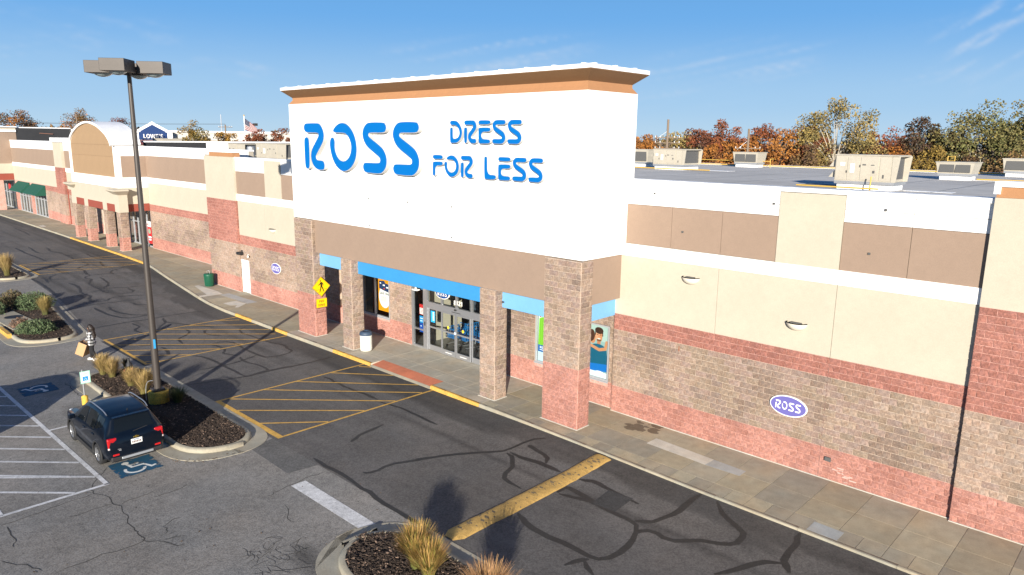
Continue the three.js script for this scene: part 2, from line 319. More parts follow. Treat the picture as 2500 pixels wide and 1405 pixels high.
const HAIR = [[10.04,14.71,10.51,15.09,10.95,15.37,11.17,15.54,11.4,15.57,11.65,15.51,12.01,15.36,12.52,15.36,12.99,15.31,13.43,15.35,13.83,15.41,14.3,15.44,14.57,15.43,14.74,15.49,15.06,15.47,15.17,15.62,15.1,16.33,15.1,16.91,15.18,17.49],
[15.06,15.47,15.29,15.36,15.52,15.13,15.88,15.03,16.02,14.83],
[11.62,15.54,11.63,15.93,11.64,16.59,11.72,17.19,11.72,17.83],
[11.9,17.71,12.32,17.72,12.76,17.76,13.02,17.76,13.19,17.85],
[12.61,15.42,12.54,15.97,12.57,16.47],
[12.76,15.26,12.68,14.77,12.62,14.31],
[13.7,18.16,14.06,18.0,14.22,17.89,14.57,17.78,14.86,17.61],
[14.76,14.86,15.01,14.86,15.22,15.01],
[14.84,14.84,14.61,14.57,14.66,14.38],
[13.04,14.49,13.02,14.14,13.01,13.69,12.85,13.54],
[15.51,15.14,15.5,14.83,15.58,14.66],
[15.19,12.2,15.14,11.76,15.04,11.28,14.96,10.68,15.04,10.16],
[16.01,12.06,16.56,12.27,16.71,12.38,16.97,12.35],
[18.36,13.82,18.77,13.66,19.06,13.18,19.09,13.1],
[18.46,13.92,18.97,13.65],
[0.43,13.31,1.89,13.38,2.8,13.31],
[11.76,9.82,13.13,9.84,13.43,9.85]];
// rounded sign lettering, each glyph as closed outlines in its unit box
const GLYPH = {"R":[[0.006,0.913,0.055,0.979,0.113,0.998,0.694,1.0,0.811,0.983,0.934,0.899,0.998,0.799,1.0,0.71,0.96,0.621,0.874,0.542,0.572,0.311,0.554,0.265,0.589,0.215,0.655,0.197,0.881,0.196,0.957,0.166,0.99,0.099,0.957,0.025,0.888,0.0,0.636,0.002,0.478,0.052,0.366,0.147,0.318,0.272,0.348,0.376,0.427,0.475,0.732,0.709,0.758,0.76,0.728,0.804,0.133,0.804,0.04,0.844],[0.001,0.614,0.036,0.677,0.122,0.701,0.215,0.673,0.244,0.604,0.227,0.086,0.187,0.021,0.116,0.001,0.035,0.028,0.0,0.092
]],"O":[[0.101,0.807,0.22,0.918,0.364,0.982,0.503,1.0,0.657,0.974,0.806,0.884,0.913,0.768,0.98,0.621,1.0,0.473,0.973,0.324,0.899,0.194,0.778,0.088,0.638,0.024,0.499,0.0,0.361,0.025,0.225,0.097,0.111,0.216,0.03,0.38,0.0,0.534,0.01,0.623,0.052,0.683,0.104,0.7,0.163,0.668,0.188,0.602,0.171,0.504,0.186,0.416,0.24,0.318,0.315,0.249,0.393,0.212,0.501,0.199,0.611,0.224,0.712,0.286,0.786,0.384,0.816,0.502,0.798,0.598,0.737,0.704,0.636,0.778,0.53,0.804
]],"S":[[1.0,0.894,0.966,0.839,0.902,0.804,0.314,0.808,0.264,0.782,0.255,0.741,0.297,0.705,0.793,0.519,0.915,0.43,0.983,0.319,0.99,0.248,0.965,0.156,0.898,0.082,0.789,0.022,0.681,0.0,0.133,0.007,0.045,0.036,0.0,0.109,0.031,0.173,0.089,0.201,0.67,0.199,0.725,0.227,0.742,0.273,0.709,0.329,0.209,0.518,0.082,0.626,0.021,0.73,0.022,0.803,0.065,0.886,0.169,0.963,0.303,1.0,0.901,0.996,0.972,0.959
]],"D":[[0.003,0.915,0.051,0.976,0.146,1.0,0.45,0.993,0.658,0.935,0.864,0.775,0.987,0.58,1.0,0.434,0.93,0.262,0.768,0.102,0.558,0.009,0.088,0.0,0.003,0.047,0.0,0.631,0.048,0.685,0.119,0.695,0.199,0.667,0.221,0.593,0.217,0.185,0.419,0.186,0.653,0.237,0.793,0.384,0.793,0.507,0.725,0.654,0.564,0.764,0.378,0.809,0.12,0.803,0.026,0.853
]],"E":[[0.0,0.901,0.047,0.977,0.141,1.0,0.905,0.994,0.997,0.935,0.997,0.877,0.929,0.819,0.118,0.823,0.024,0.859],[0.001,0.621,0.071,0.685,0.884,0.69,0.999,0.631,1.0,0.572,0.909,0.507,0.237,0.507,0.238,0.18,0.866,0.184,0.981,0.114,0.973,0.055,0.891,0.002,0.098,0.0,0.012,0.047
]],"F":[[0.012,0.621,0.068,0.68,0.874,0.692,0.995,0.629,0.994,0.564,0.898,0.51,0.254,0.494,0.245,0.07,0.189,0.015,0.135,0.0,0.026,0.037,0.0,0.089],[0.019,0.925,0.102,1.0,0.879,0.992,1.0,0.929,0.983,0.851,0.903,0.802,0.125,0.803,0.034,0.859
]],"L":[[0.0,0.934,0.046,0.982,0.126,1.0,0.21,0.973,0.243,0.914,0.248,0.201,0.885,0.204,1.0,0.141,0.978,0.058,0.865,0.006,0.1,0.0,0.015,0.05]]};
// ================================================================ GROUND
const polyY = (tab, x) => { if (x <= tab[0][0]) return tab[0][1]; for (let i = 1; i < tab.length; i++) if (x <= tab[i][0]) { const a = tab[i - 1], b = tab[i]; return lerp(a[1], b[1], (x - a[0]) / (b[0] - a[0])); } return tab[tab.length - 1][1]; };
const KERB = [[-140, .2], [-50, .2], [-33, .34], [-27.5, .46], [-24.7, .70], [-20.4, 1.40], [-15.6, 2.12], [-12, 2.66], [-9.5, 2.98], [-7, 3.12], [0, 3.11], [8, 3.06], [16, 3.12], [20, 3.26], [24, 3.39], [30, 3.47], [70, 3.5]];
const LANE = [[-140, 7.8], [-27, 7.75], [-26, 8.45], [-16.7, 8.95], [-8, 10.05], [-5, 10.1], [70, 10.0]];
const kerbZ = x => polyY(KERB, x), laneZ = x => polyY(LANE, x);
struct('ground', sheet([[-900, -900], [900, -900], [900, 900], [-900, 900]], -.05), MAT.ground);
function gridSheet(xs, z0, z1, nz, y, tone) {
  const P = [], U = [], I = [], K = [];
  xs.forEach((x, i) => { for (let j = 0; j <= nz; j++) { const z = lerp(z0(x), z1(x), j / nz), t = tone(x, z); P.push(x, y, z); U.push(x, z); K.push(t[0], t[1], t[2]); if (i && j) { const n = i * (nz + 1) + j, m = n - nz - 1; I.push(m - 1, m, n, m - 1, n, n - 1); } } });
  const g = tri(P, U, I, K); if (g.attributes.normal.getY(0) < 0) { const ix = g.index.array; for (let i = 0; i < ix.length; i += 3) [ix[i], ix[i + 1]] = [ix[i + 1], ix[i]]; g.computeVertexNormals(); } return g;
}
const range = (a, b, s) => { const o = []; for (let v = a; v < b - 1e-6; v += s) o.push(v); o.push(b); return o; };
const STAIN = [[4.1, 14.0, .8, .35, .45], [5.0, 14.1, .7, .3, .5], [8.5, 16.2, .45, .25, .6], [8.0, 17.4, .7, .4, .5], [19.0, 12.9, 1.0, .5, .75], [0.2, 12.2, .6, .3, .7]];
struct('parking_lot', gridSheet([...range(-140, -20, 4), ...range(-19.5, 32, .5), ...range(34, 80, 4)], () => 0, () => 62, 124, 0, (x, z) => {
  let k = .80 + .42 * fbm(x * .22, z * .22, 61, 4) + .12 * (fbm(x * 1.1, z * 1.1, 67, 3) - .5);
  for (const [sx, sz, rx, rz, a] of STAIN) { const q = Math.hypot((x - sx) / rx, (z - sz) / rz); if (q < 1.2) k *= 1 - a * smooth(1.2, .2, q) * (.5 + fbm(x * 3, z * 3, 5, 2)); }
  return [k, k, k];
}), MAT.lot);
const road = struct('road');
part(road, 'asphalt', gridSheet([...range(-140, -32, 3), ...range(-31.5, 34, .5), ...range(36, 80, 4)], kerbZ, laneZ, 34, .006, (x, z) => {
  const d = z - kerbZ(x); let k = .78 + .55 * fbm(x * .16, z * .5, 71, 4);
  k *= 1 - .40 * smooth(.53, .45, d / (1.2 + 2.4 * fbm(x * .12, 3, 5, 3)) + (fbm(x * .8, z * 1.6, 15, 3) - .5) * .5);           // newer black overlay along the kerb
  k *= 1 - .42 * smooth(.60, .80, fbm(x * .045 + 3, z * 1.7, 77, 3)) ;               // rubbed wheel tracks
  k *= 1 + .20 * smooth(.56, .78, fbm(x * .3 + 9, z * .35, 79, 3));                  // greyed patches
  return [k, k * .99, k];
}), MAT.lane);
part(road, 'asphalt_patch', sheet([[11.5, 9.7], [14.5, 9.7], [14.3, 11.05], [11.75, 11.0]], .0045), M(.125, .120, .113, { tex: 'asphaltNew', roughness: .9 }));
part(road, 'asphalt_patch', sheet([[-5.2, 10.0], [.3, 10.0], [.3, 10.2], [-5.2, 10.25]], .0045), M(.05, .05, .05, { tex: 'asphaltNew', roughness: .9 }));
part(road, 'asphalt_patch', sheet([[21.9, 5.0], [22.7, 4.95], [22.75, 5.9], [22.0, 6.0]], .009), M(.042, .041, .041, { tex: 'asphaltNew', roughness: .9 }));
const inLane = f => { const n = f.length / 2 >> 1; return f[n * 2 + 1] < laneZ(f[n * 2]) + .2; };
part(road, 'crack_sealant', SEAL.map((f, i) => ribbon(f, f[0] < -12 ? .17 : f[0] > 18 ? .17 : .13, .0085 + (i % 5) * .0004, i, .10, .35)), MAT.seal);
part(road, 'crack', HAIR.map((f, i) => ribbon(f, .024, .0035 + (i % 4) * .0004, i + 50, .12, .16)), MAT.crack);
{ // alligator cracking by the near planting bed
  const R = mulberry(77), gs = []; for (let k = 0; k < 30; k++) { let x = 17.3 + R() * 1.4, z = 12.9 + R() * 1.5; const f = [x, z]; let a = R() * 7; for (let n = 0; n < 4; n++) { a += (R() - .5) * 1.6; x += Math.cos(a) * .12; z += Math.sin(a) * .12; f.push(x, z); } gs.push(ribbon(f, .011, .0045 + k * 2e-5, k, .03, .06)); }
  for (let k = 0; k < 60; k++) { const x = rr(-2, 19), z = rr(10.5, 19), s = .02 + R() * .05; gs.push(sheet([[x, z], [x + s, z + .01], [x + s * .8, z + s * .5], [x + .01, z + s * .6]], .0052 + k * 1e-5)); }
  part(road, 'crack', gs, MAT.crack);
}
// painted markings
function crosswalk(x0, x1, zTop, zBot, stripes, label, thick) {
  const g = struct('crosswalk'); const gs = [ribbon([x0, zTop, x0, zBot], .10, .0125), ribbon([x1, zTop, x1, zBot], .10, .0126), ribbon([x0 - .05, zBot, x1 + .05, zBot], thick ? .22 : .14, .0130)];
  gs.forEach((q, i) => part(g, 'border_line', q, MAT.yellow)); stripes.forEach((s, i) => part(g, 'stripe', ribbon(s, .088, .0117 + i * 2e-5), MAT.yellow)); return g;
}
crosswalk(6.86, 11.69, 3.12, 9.85, [[7.46, 3.12, 7.0, 3.45], [9.07, 3.12, 6.9, 4.82], [10.79, 3.12, 6.9, 6.48], [11.62, 3.61, 6.9, 7.93], [11.62, 4.95, 6.95, 9.39], [11.62, 6.39, 8.3, 9.74], [11.62, 7.95, 10.05, 9.76]], '', true);
crosswalk(-5.4, .12, 3.16, 10.03, [[-4.67, 3.36, -5.36, 4.37], [-3.04, 3.2, -5.36, 5.85], [-1.65, 3.2, -5.36, 7.0], [-.59, 3.4, -5.2, 8.25], [0, 4.3, -4.9, 9.34], [.05, 5.45, -4.06, 9.96], [.05, 6.64, -2.76, 9.96], [.05, 8.04, -1.59, 9.96], [.05, 9.43, -.3, 9.93]]);
crosswalk(-32.9, -27.3, .55, 7.6, [[-30.7, .55, -32.8, 3.0], [-28.8, .55, -32.8, 4.9], [-27.4, 1.0, -32.8, 6.3], [-27.4, 2.6, -32.4, 7.5], [-27.4, 4.1, -30.8, 7.5], [-27.4, 5.7, -29.2, 7.5]]);
{
  const hump = thing('speed_hump', 'long yellow painted speed hump crossing the drive lane to the near planting bed', 'speed hump');
  const P = [], U = [], I = [], n = 26, prof = [[-.31, .008], [-.27, .035], [-.14, .06], [.1, .062], [.25, .035], [.31, .008]];
  for (let i = 0; i <= n; i++) { const z = lerp(3.44, 10.0, i / n), e = i === n ? .5 : 1, cx = 20.52 + (vnoise(i * .5, 3, 4) - .5) * .02; prof.forEach(([dx, y]) => { P.push(cx + dx * (1 + (vnoise(i * 2.1, dx * 9, 6) - .5) * .12) * e, y * (i === n ? .4 : 1) + .004, z); U.push(cx + dx, z); }); }
  const m = prof.length; for (let i = 0; i < n; i++) for (let j = 0; j < m - 1; j++) { const a = i * m + j; I.push(a, a + m, a + 1, a + 1, a + m, a + m + 1); }
  part(hump, 'hump_body', tri(P, U, I), MAT.yellowWorn);
  const R = mulberry(5), chips = []; for (let k = 0; k < 110; k++) { const z = 3.6 + R() * 6.2, x = 20.52 + (R() - .5) * .46, s = .02 + R() * R() * .11, q = Math.abs(x - 20.52), y = .067 - smooth(.1, .31, q) * .05; chips.push(prismXZ([[x - s, z - s * .3], [x + s * .4, z - s * .5], [x + s, z + s * .2], [x - s * .2, z + s * .5]], y - .01, y + .0015)); }
  part(hump, 'worn_patch', chips, M(.17, .13, .075, { tex: 'asphaltNew' }));
}
part(struct('stop_line'), 'stop_bar', [sheet([[15.1, 10.91], [18.62, 10.9], [18.52, 11.35], [15.1, 11.38]], .006)], MAT.whitePaint);
{
  const h = struct('parking_markings'), w = (s, k = .12) => part(h, 'painted_line', ribbon(s, k, .006), MAT.whitePaint);
  w([-8, 15.5, 11.25, 15.12], .13); w([11.22, 15.06, 11.22, 17.78], .12); w([-8, 17.78, 11.22, 17.72], .13);
  for (let k = -6; k < 8; k++) { const x = 10.48 - k * 1.40 - 1.4; if (x > 11) continue; const za = 15.2 + (11 - x) * .02, e = 2.46; part(h, 'painted_line', ribbon([x + 0, za, x - e * 1.05, za + e], .105, .0072), MAT.whitePaint); }
  part(h, 'painted_line', ribbon([11.15, 15.95, 9.35, 17.7], .105, .0073), MAT.whitePaint); part(h, 'painted_line', ribbon([10.48, 15.2, 8.1, 17.7], .105, .0074), MAT.whitePaint);
  part(h, 'painted_line', ribbon([5.57, 15.3, 5.57, 12.9], .11, .0065), MAT.whitePaint);
}
function badge(cx, cz, up, name) {   // wheelchair symbol painted on a blue square
  const n = 256, cv = document.createElement('canvas'); cv.width = cv.height = n; const c = cv.getContext('2d'); c.fillStyle = '#0d4a68'; c.fillRect(0, 0, n, n);
  c.strokeStyle = c.fillStyle = '#d4d6d4'; c.lineWidth = 19; c.beginPath(); c.arc(112, 166, 56, .15, 3.75); c.stroke();
  c.beginPath(); c.arc(92, 44, 22, 0, 7); c.fill(); c.beginPath(); c.moveTo(94, 60); c.lineTo(106, 128); c.lineTo(176, 128); c.lineTo(204, 196); c.lineTo(234, 186); c.stroke(); c.beginPath(); c.moveTo(100, 92); c.lineTo(160, 92); c.stroke();
  const t = new THREE.CanvasTexture(cv); t.colorSpace = THREE.SRGBColorSpace;
  const a = new Uint8Array(n * n * 4); for (let y = 0; y < n; y++) for (let x = 0; x < n; x++) { const e = Math.min(x, y, n - 1 - x, n - 1 - y) / n, v = fbm(x / 26, y / 26, 31, 4) * .7 + vnoise(x / 2.2, y / 2.2, 9) * .3; const q = smooth(.36, .56, v + Math.min(.13, e * 1.4)); const o = (y * n + x) * 4; a[o] = a[o + 1] = a[o + 2] = Math.round(255 * q); a[o + 3] = 255; }
  const al = new THREE.DataTexture(a, n, n); al.magFilter = THREE.LinearFilter; al.needsUpdate = true;
  const m = new THREE.MeshStandardMaterial({ map: t, alphaMap: al, transparent: true, roughness: .85 }), s = .61, U = new THREE.Vector3(up, 0, 0), Rt = new THREE.Vector3(0, 0, up), P = [];
  for (const [i, j] of [[-1, -1], [1, -1], [1, 1], [-1, 1]]) P.push(cx + (U.x * j + Rt.x * i) * s, .011, cz + (U.z * j + Rt.z * i) * s);
  const g = tri(P, [0, 0, 1, 0, 1, 1, 0, 1], [0, 1, 2, 0, 2, 3]); const o = struct('parking_symbol', g, m); return o;
}
badge(10.56, 14.1, -1); badge(.56, 14.32, 1);

// the lane is crowned: its edge rises a little toward the lower kerb at the near end
const rise = (x, z) => .085 * smooth(12, 20, x) * smooth(2.6, 0, z - kerbZ(x));
for (const o of scene.children) if (['road', 'crosswalk', 'speed_hump'].includes(o.name.replace(/_\d{3}$/, ''))) o.traverse(m => { if (m.isMesh) { const p = m.geometry.attributes.position; for (let i = 0; i < p.count; i++) p.setY(i, p.getY(i) + rise(p.getX(i), p.getZ(i))); m.geometry.computeVertexNormals(); } });
// ================================================================ SIDEWALK AND KERB
const walk = struct('sidewalk');
{
  const xs = range(-110, 44, 1), front = xs.filter(x => x < 7.3 || x > 11.5).map(x => [x, kerbZ(x) - .06]); { const i = front.findIndex(p => p[0] > 11.5); front.splice(i, 0, [7.32, kerbZ(7.3) - .06], [7.32, 2.35], [11.5, 2.35], [11.5, kerbZ(11.5) - .06]); }
  part(walk, 'bed', prismXZ([...front, [44, -.35], [-15.3, -.35], [-15.3, -3.4], [-110, -3.4]], -.04, .136), MAT.joint);
  const tones = [[1, 1, 1], [.86, .87, .9], [1.12, 1.1, 1.04], [.95, .93, .88], [1.05, 1.02, .95], [.78, .77, .76], [1.16, 1.18, 1.26]];
  const slab = (x0, x1, za, zb, tone) => { // za/zb functions of x
    const gp = .009, pts = [[x0 + gp, za(x0) + gp], [x1 - gp, za(x1) + gp], [x1 - gp, zb(x1) - gp], [x0 + gp, zb(x0) - gp]]; if (zb(x0) - za(x0) < .12 && zb(x1) - za(x1) < .12) return;
    const g = prismXZ(pts, .12, .15), c = tones[tone], k = []; for (let i = 0; i < g.attributes.position.count; i++) k.push(...c); g.setAttribute('color', new THREE.Float32BufferAttribute(k, 3)); part(walk, 'paving_slab', g, MAT.concrete);
  };
  const kb = x => kerbZ(x) - .13, K = v => () => v, R = mulberry(31), tn = () => [0, 0, 3, 3, 4, 1, 2][Math.floor(R() * 7)];
  for (let x = 14.4; x < 36; x += 1.2) { const j = x + .6 >= 14 ? x : x; slab(j, j + 1.2, K(-.2), K(1.5), tn()); slab(j, j + 1.2, K(1.5), K(2.64), tn()); slab(j, j + .6, K(2.64), kb, [1, 0, 2][Math.floor(R() * 3)]); slab(j + .6, j + 1.2, K(2.64), kb, [1, 0, 2][Math.floor(R() * 3)]); }
  for (let i = 0; i < 8; i++) { const x = i * 1.8, w = 1.8, ramp = x + w > 7.3 && x < 11.5; slab(x, x + w, K(-.2), K(1.55), 6); slab(x, x + w, K(1.55), K(2.36), 6); if (!ramp) slab(x, x + w, K(2.36), kb, 6); }
  slab(5.4 + 1.8, 7.32, K(2.36), kb, 6); slab(11.5, 12.6, K(2.36), kb, 6);
  for (let x = -15.3; x < -.1; x += 2.55) { slab(x, x + 2.55, K(-.1), K(1.55), tn()); slab(x, x + 2.55, K(1.55), kb, tn()); }
  for (let x = -15.3; x > -108; x -= 3.1) { slab(x - 3.1, x, K(-3.2), K(-1.3), tn()); slab(x - 3.1, x, K(-1.3), kb, tn()); }
  // dropped kerb: brick-red tactile pad sloping to the road
  const P = [], U = [], I = [], rows = [[2.36, .1505], [2.42, .146], [2.98, .062], [3.10, .02]]; for (const [z, y] of rows) for (const x of [7.32, 11.5]) { P.push(x, y, z); U.push(x, z); }
  part(walk, 'ramp_edge', tri([...P.slice(12), ...[7.32, .0, 3.12, 11.5, 0, 3.12]], [...U.slice(8), 7.32, 3.12, 11.5, 3.12], [0, 2, 1, 1, 2, 3, 2, 4, 3, 3, 4, 5]), MAT.kerb);
  const pad = [tri(P.slice(0, 18), U.slice(0, 12), [0, 2, 1, 1, 2, 3, 2, 4, 3, 3, 4, 5])];
  for (let i = 0; i < 68; i++) for (let j = 0; j < 9; j++) { const x = 7.4 + i * .06, z = 2.44 + j * .06; const b = B(x - .011, x + .011, 0, .005, z - .011, z + .011); b.translate(0, lerp(.146, .062, (z - 2.42) / .56), 0); pad.push(b); }
  part(walk, 'tactile_pad', pad, MAT.rampRed);
  part(walk, 'repair_patch', sheet([[20.98, 1.06], [23.2, 1.2], [23.17, 1.72], [20.96, 1.63]], .154), MAT.patch);
  part(walk, 'repair_patch', sheet([[23.2, 1.2], [24.3, 1.25], [24.3, 1.68], [23.17, 1.72]], .1535), MAT.patchGrey);
  part(walk, 'repair_patch', sheet([[-15, 1.5], [-15.05, 1.2], [-12.4, 1.15], [-11.3, 1.26], [-11.3, 2.7], [-11.75, 2.62], [-11.74, 2.1]], .154), MAT.patch);
  part(walk, 'repair_patch', sheet([[-8.68, 2.44], [-8.79, 1.57], [-7.65, 1.5], [-7.04, 2.28], [-7.17, 2.42], [-7.6, 2.09], [-7.89, 2.4]], .154), MAT.patch);
  part(walk, 'repair_patch', sheet([[-11.2, .9], [-7.6, .8], [-7.6, 1.45], [-11.2, 1.5]], .1535), MAT.patchGrey);
  part(walk, 'repair_patch', sheet([[-59.4, .0], [-59.8, -.6], [-58.1, -.5], [-57.5, 0]], .154), MAT.patch);
  part(walk, 'repair_patch', sheet([[26.98, 2.75], [27.75, 2.78], [27.75, 3.3], [26.98, 3.3]], .1535), MAT.patchGrey);
  const st = []; { const Q = mulberry(8); for (let k = 0; k < 26; k++) { const x = 19.6 + Q() * 1.0, z = .1 + Q() * .9, s = .03 + Q() * .13, p = []; for (let i = 0; i < 9; i++) { const a = i / 9 * 6.283; p.push([x + Math.cos(a) * s * (.6 + Q() * .7) * 1.5, z + Math.sin(a) * s * (.6 + Q() * .7)]); } st.push(sheet(p, .1525 + k * 2e-5)); } }
  part(walk, 'damp_stain', st, M(.15, .125, .085, { tex: 'concrete', roughness: .7 }));
}
{
  const kerb = struct('kerb'), yel = [[-47, -26.6], [-5.7, -3.75], [-1.5, .1], [4.3, 7.32], [11.5, 14.4]];
  const cuts = new Set([...range(-110, 44, 2.4).map(v => Math.round(v * 100) / 100), ...yel.flat(), 7.32, 11.5]); const cs = [...cuts].sort((a, b) => a - b);
  for (let i = 1; i < cs.length; i++) {
    const a = cs[i - 1], b = cs[i], m = (a + b) / 2; if (b - a < .05 || (m > 7.32 && m < 11.5)) continue; const n = Math.max(1, Math.ceil((b - a) / 1)), P = [], U = [], I = [];
    for (let k = 0; k <= n; k++) { const x = lerp(a + .004, b - .004, k / n), z = kerbZ(x); const pr = [[z + .02, -.02], [z + .015, .02], [z - .005, .13], [z - .025, .150], [z - .125, .1515], [z - .13, .1]]; let acc = 0; pr.forEach(([zz, y], j) => { P.push(x, y, zz); U.push(x, zz - y); }); if (k) for (let j = 0; j < 5; j++) { const q = (k - 1) * 6 + j; I.push(q, q + 6, q + 1, q + 1, q + 6, q + 7); } }
    part(kerb, 'kerb_stone', tri(P, U, I), yel.some(y => m > y[0] && m < y[1]) ? MAT.yellow : MAT.kerb);
  }
}
// ================================================================ PLANTING ISLANDS
function inset(poly, d) {  // convex, counter-clockwise in (x,z)
  const n = poly.length, L = poly.map((p, i) => { const q = poly[(i + 1) % n], l = Math.hypot(q[0] - p[0], q[1] - p[1]); const nx = -(q[1] - p[1]) / l, nz = (q[0] - p[0]) / l; return [p[0] + nx * d, p[1] + nz * d, q[0] - p[0], q[1] - p[1]]; });
  return poly.map((_, i) => { const a = L[(i + n - 1) % n], b = L[i], det = a[2] * b[3] - a[3] * b[2], t = ((b[0] - a[0]) * b[3] - (b[1] - a[1]) * b[2]) / det; return [a[0] + a[2] * t, a[1] + a[3] * t]; });
}
function rounded(poly, rad, seg = 9) {
  const o = [], n = poly.length; poly.forEach((p, i) => { const r = Math.max(.05, Array.isArray(rad) ? rad[i] : rad), a = poly[(i + n - 1) % n], b = poly[(i + 1) % n], la = Math.hypot(a[0] - p[0], a[1] - p[1]), lb = Math.hypot(b[0] - p[0], b[1] - p[1]), s = [p[0] + (a[0] - p[0]) / la * r, p[1] + (a[1] - p[1]) / la * r], e = [p[0] + (b[0] - p[0]) / lb * r, p[1] + (b[1] - p[1]) / lb * r]; for (let k = 0; k <= seg; k++) { const t = k / seg; o.push([(1 - t) ** 2 * s[0] + 2 * t * (1 - t) * p[0] + t * t * e[0], (1 - t) ** 2 * s[1] + 2 * t * (1 - t) * p[1] + t * t * e[1]]); } }); return o;
}
const inside = (pt, poly) => { let c = false; for (let i = 0, j = poly.length - 1; i < poly.length; j = i++) if ((poly[i][1] > pt[1]) !== (poly[j][1] > pt[1]) && pt[0] < (poly[j][0] - poly[i][0]) * (pt[1] - poly[i][1]) / (poly[j][1] - poly[i][1]) + poly[i][0]) c = !c; return c; };
const chipGeo = (() => { const g = new THREE.BoxGeometry(.055, .010, .016); return g; })();
function island(corners, rad, chips, seed) {
  const g = struct('planting_island'); const O = rounded(corners, rad), A = rounded(inset(corners, .46), rad.map(r => r - .3)), Bk = rounded(inset(corners, .62), rad.map(r => r - .42));
  part(g, 'gutter', prismXZ(O, -.02, .018, [A]), MAT.gutter);
  const A2 = rounded(inset(corners, .50), rad.map(r => r - .32)), B2 = rounded(inset(corners, .595), rad.map(r => r - .4));
  // kerb: battered face with a rounded top
  const loops = [[A, .0], [A, .10], [A2, .148], [B2, .155], [Bk, .148], [Bk, .06]], P = [], U = [], I = [], n = A.length; loops.forEach(([l, y], k) => l.forEach(p => { P.push(p[0], y, p[1]); U.push(p[0] + y, p[1] + k * .03); })); for (let k = 0; k < loops.length - 1; k++) for (let i = 0; i < n; i++) { const a = k * n + i, b = k * n + (i + 1) % n; I.push(a, a + n, b, b, a + n, b + n); }
  const kg = tri(P, U, I); part(g, 'kerb', kg, MAT.kerb);
  { // mounded mulch bed
    const xs = Bk.map(p => p[0]), zs = Bk.map(p => p[1]), x0 = Math.min(...xs), x1 = Math.max(...xs), z0 = Math.min(...zs), z1 = Math.max(...zs); const cx = Bk.reduce((s, p) => s + p[0], 0) / Bk.length, cz = Bk.reduce((s, p) => s + p[1], 0) / Bk.length;
    const P = [], U = [], I = [], rings = 7, m = Bk.length; for (let k = 0; k <= rings; k++) { const t = k / rings; Bk.forEach((p, i) => { const x = lerp(p[0], cx, t), z = lerp(p[1], cz, t); P.push(x, .115 + .05 * smooth(0, .6, t) + (vnoise(x * 4, z * 4, 8) - .5) * .04, z); U.push(x, z); }); } for (let k = 0; k < rings; k++) for (let i = 0; i < m; i++) { const a = k * m + i, b = k * m + (i + 1) % m; I.push(a, a + m, b, b, a + m, b + m); }
    const mg = tri(P, U, I); if (mg.attributes.normal.getY(5) < 0) { const ix = mg.index.array; for (let i = 0; i < ix.length; i += 3) [ix[i], ix[i + 1]] = [ix[i + 1], ix[i]]; mg.computeVertexNormals(); } part(g, 'mulch_bed', mg, MAT.mulch);
    const R = mulberry(seed), inst = new THREE.InstancedMesh(chipGeo, MAT.chip, chips), o = new THREE.Object3D(), c = new THREE.Color(); let k = 0; while (k < chips) { const x = lerp(x0, x1, R()), z = lerp(z0, z1, R()); if (x > 34.5 || !inside([x, z], Bk)) continue; const t = .5; o.position.set(x, .135 + R() * .035 + .02, z); o.rotation.set((R() - .5) * .9, R() * 7, (R() - .5) * .7); const s = .5 + R() * 1.0; o.scale.set(s, s, s * (.6 + R())); o.updateMatrix(); inst.setMatrixAt(k, o.matrix); const v = R(), q = v > .95 ? .20 : .018 + R() * .042; c.setRGB(q * 1.25, q * .85, q * .62); inst.setColorAt(k, c); k++; }
    inst.name = 'mulch_chips'; inst.userData.kind = 'stuff'; inst.castShadow = inst.receiveShadow = true; g.add(inst);
  }
  return g;
}
const I1 = island([[-.1, 9.93], [11.95, 9.93], [11.95, 13.22], [-.1, 13.22]], [1.5, 1.5, 2.0, 1.2], 15000, 1);
const I2 = island([[18.42, 10.06], [37, 10.06], [37, 13.35], [18.42, 13.35]], [1.9, 1.2, 1.2, 2.0], 18000, 2);
const I3 = island([[-20.0, 8.85], [-6.25, 10.3], [-6.25, 13.66], [-20.0, 13.66]], [1.3, 1.3, 1.9, 1.2], 9000, 3);
const I4 = island([[-46, 7.72], [-25.85, 7.72], [-25.85, 10.9], [-46, 10.9]], [1.2, 1.4, 1.6, 1.2], 4000, 4);
part(I3, 'inlet_slab', prismXZ([[-14.6, 11.9], [-10.9, 11.6], [-9.7, 12.9], [-13.6, 13.1]], .1, .215), MAT.gutter);
part(I3, 'manhole_lid', cyl(.42, .42, .03, -12.9, .20, 12.25, 28), MAT.dark);
part(I3, 'inlet_face', B(-10.9, -8.9, .02, .24, 13.18, 13.36), MAT.yellow, 'yellow painted kerb inlet face');
// ================================================================ BUILDINGS
const GAP = .007;
function panels(t, name, mat, cuts, y0, y1, z, d = .05) { for (let i = 1; i < cuts.length; i++) part(t, name, B(cuts[i - 1] + GAP, cuts[i] - GAP, y0 + GAP, y1 - GAP, z - d, z), mat); }
function caulk(t, x0, x1, z) { part(t, 'base_caulk', B(x0, x1, .148, .168, z, z + .045), MAT.patch); }
function mortar(t, x0, x1, z, top, redTop = true) {
  part(t, 'mortar_bed', [B(x0, x1, .1, Y0 + 5 * BH, z - .2, z - .004), ...(redTop ? [B(x0, x1, Y0 + 16 * BH, top, z - .2, z - .004)] : [])], MAT.mortarRed);
  part(t, 'mortar_bed', B(x0, x1, Y0 + 5 * BH, redTop ? Y0 + 16 * BH : top, z - .2, z - .004), MAT.mortarTan);
}
const WALLTOP = Y0 + 19 * BH;
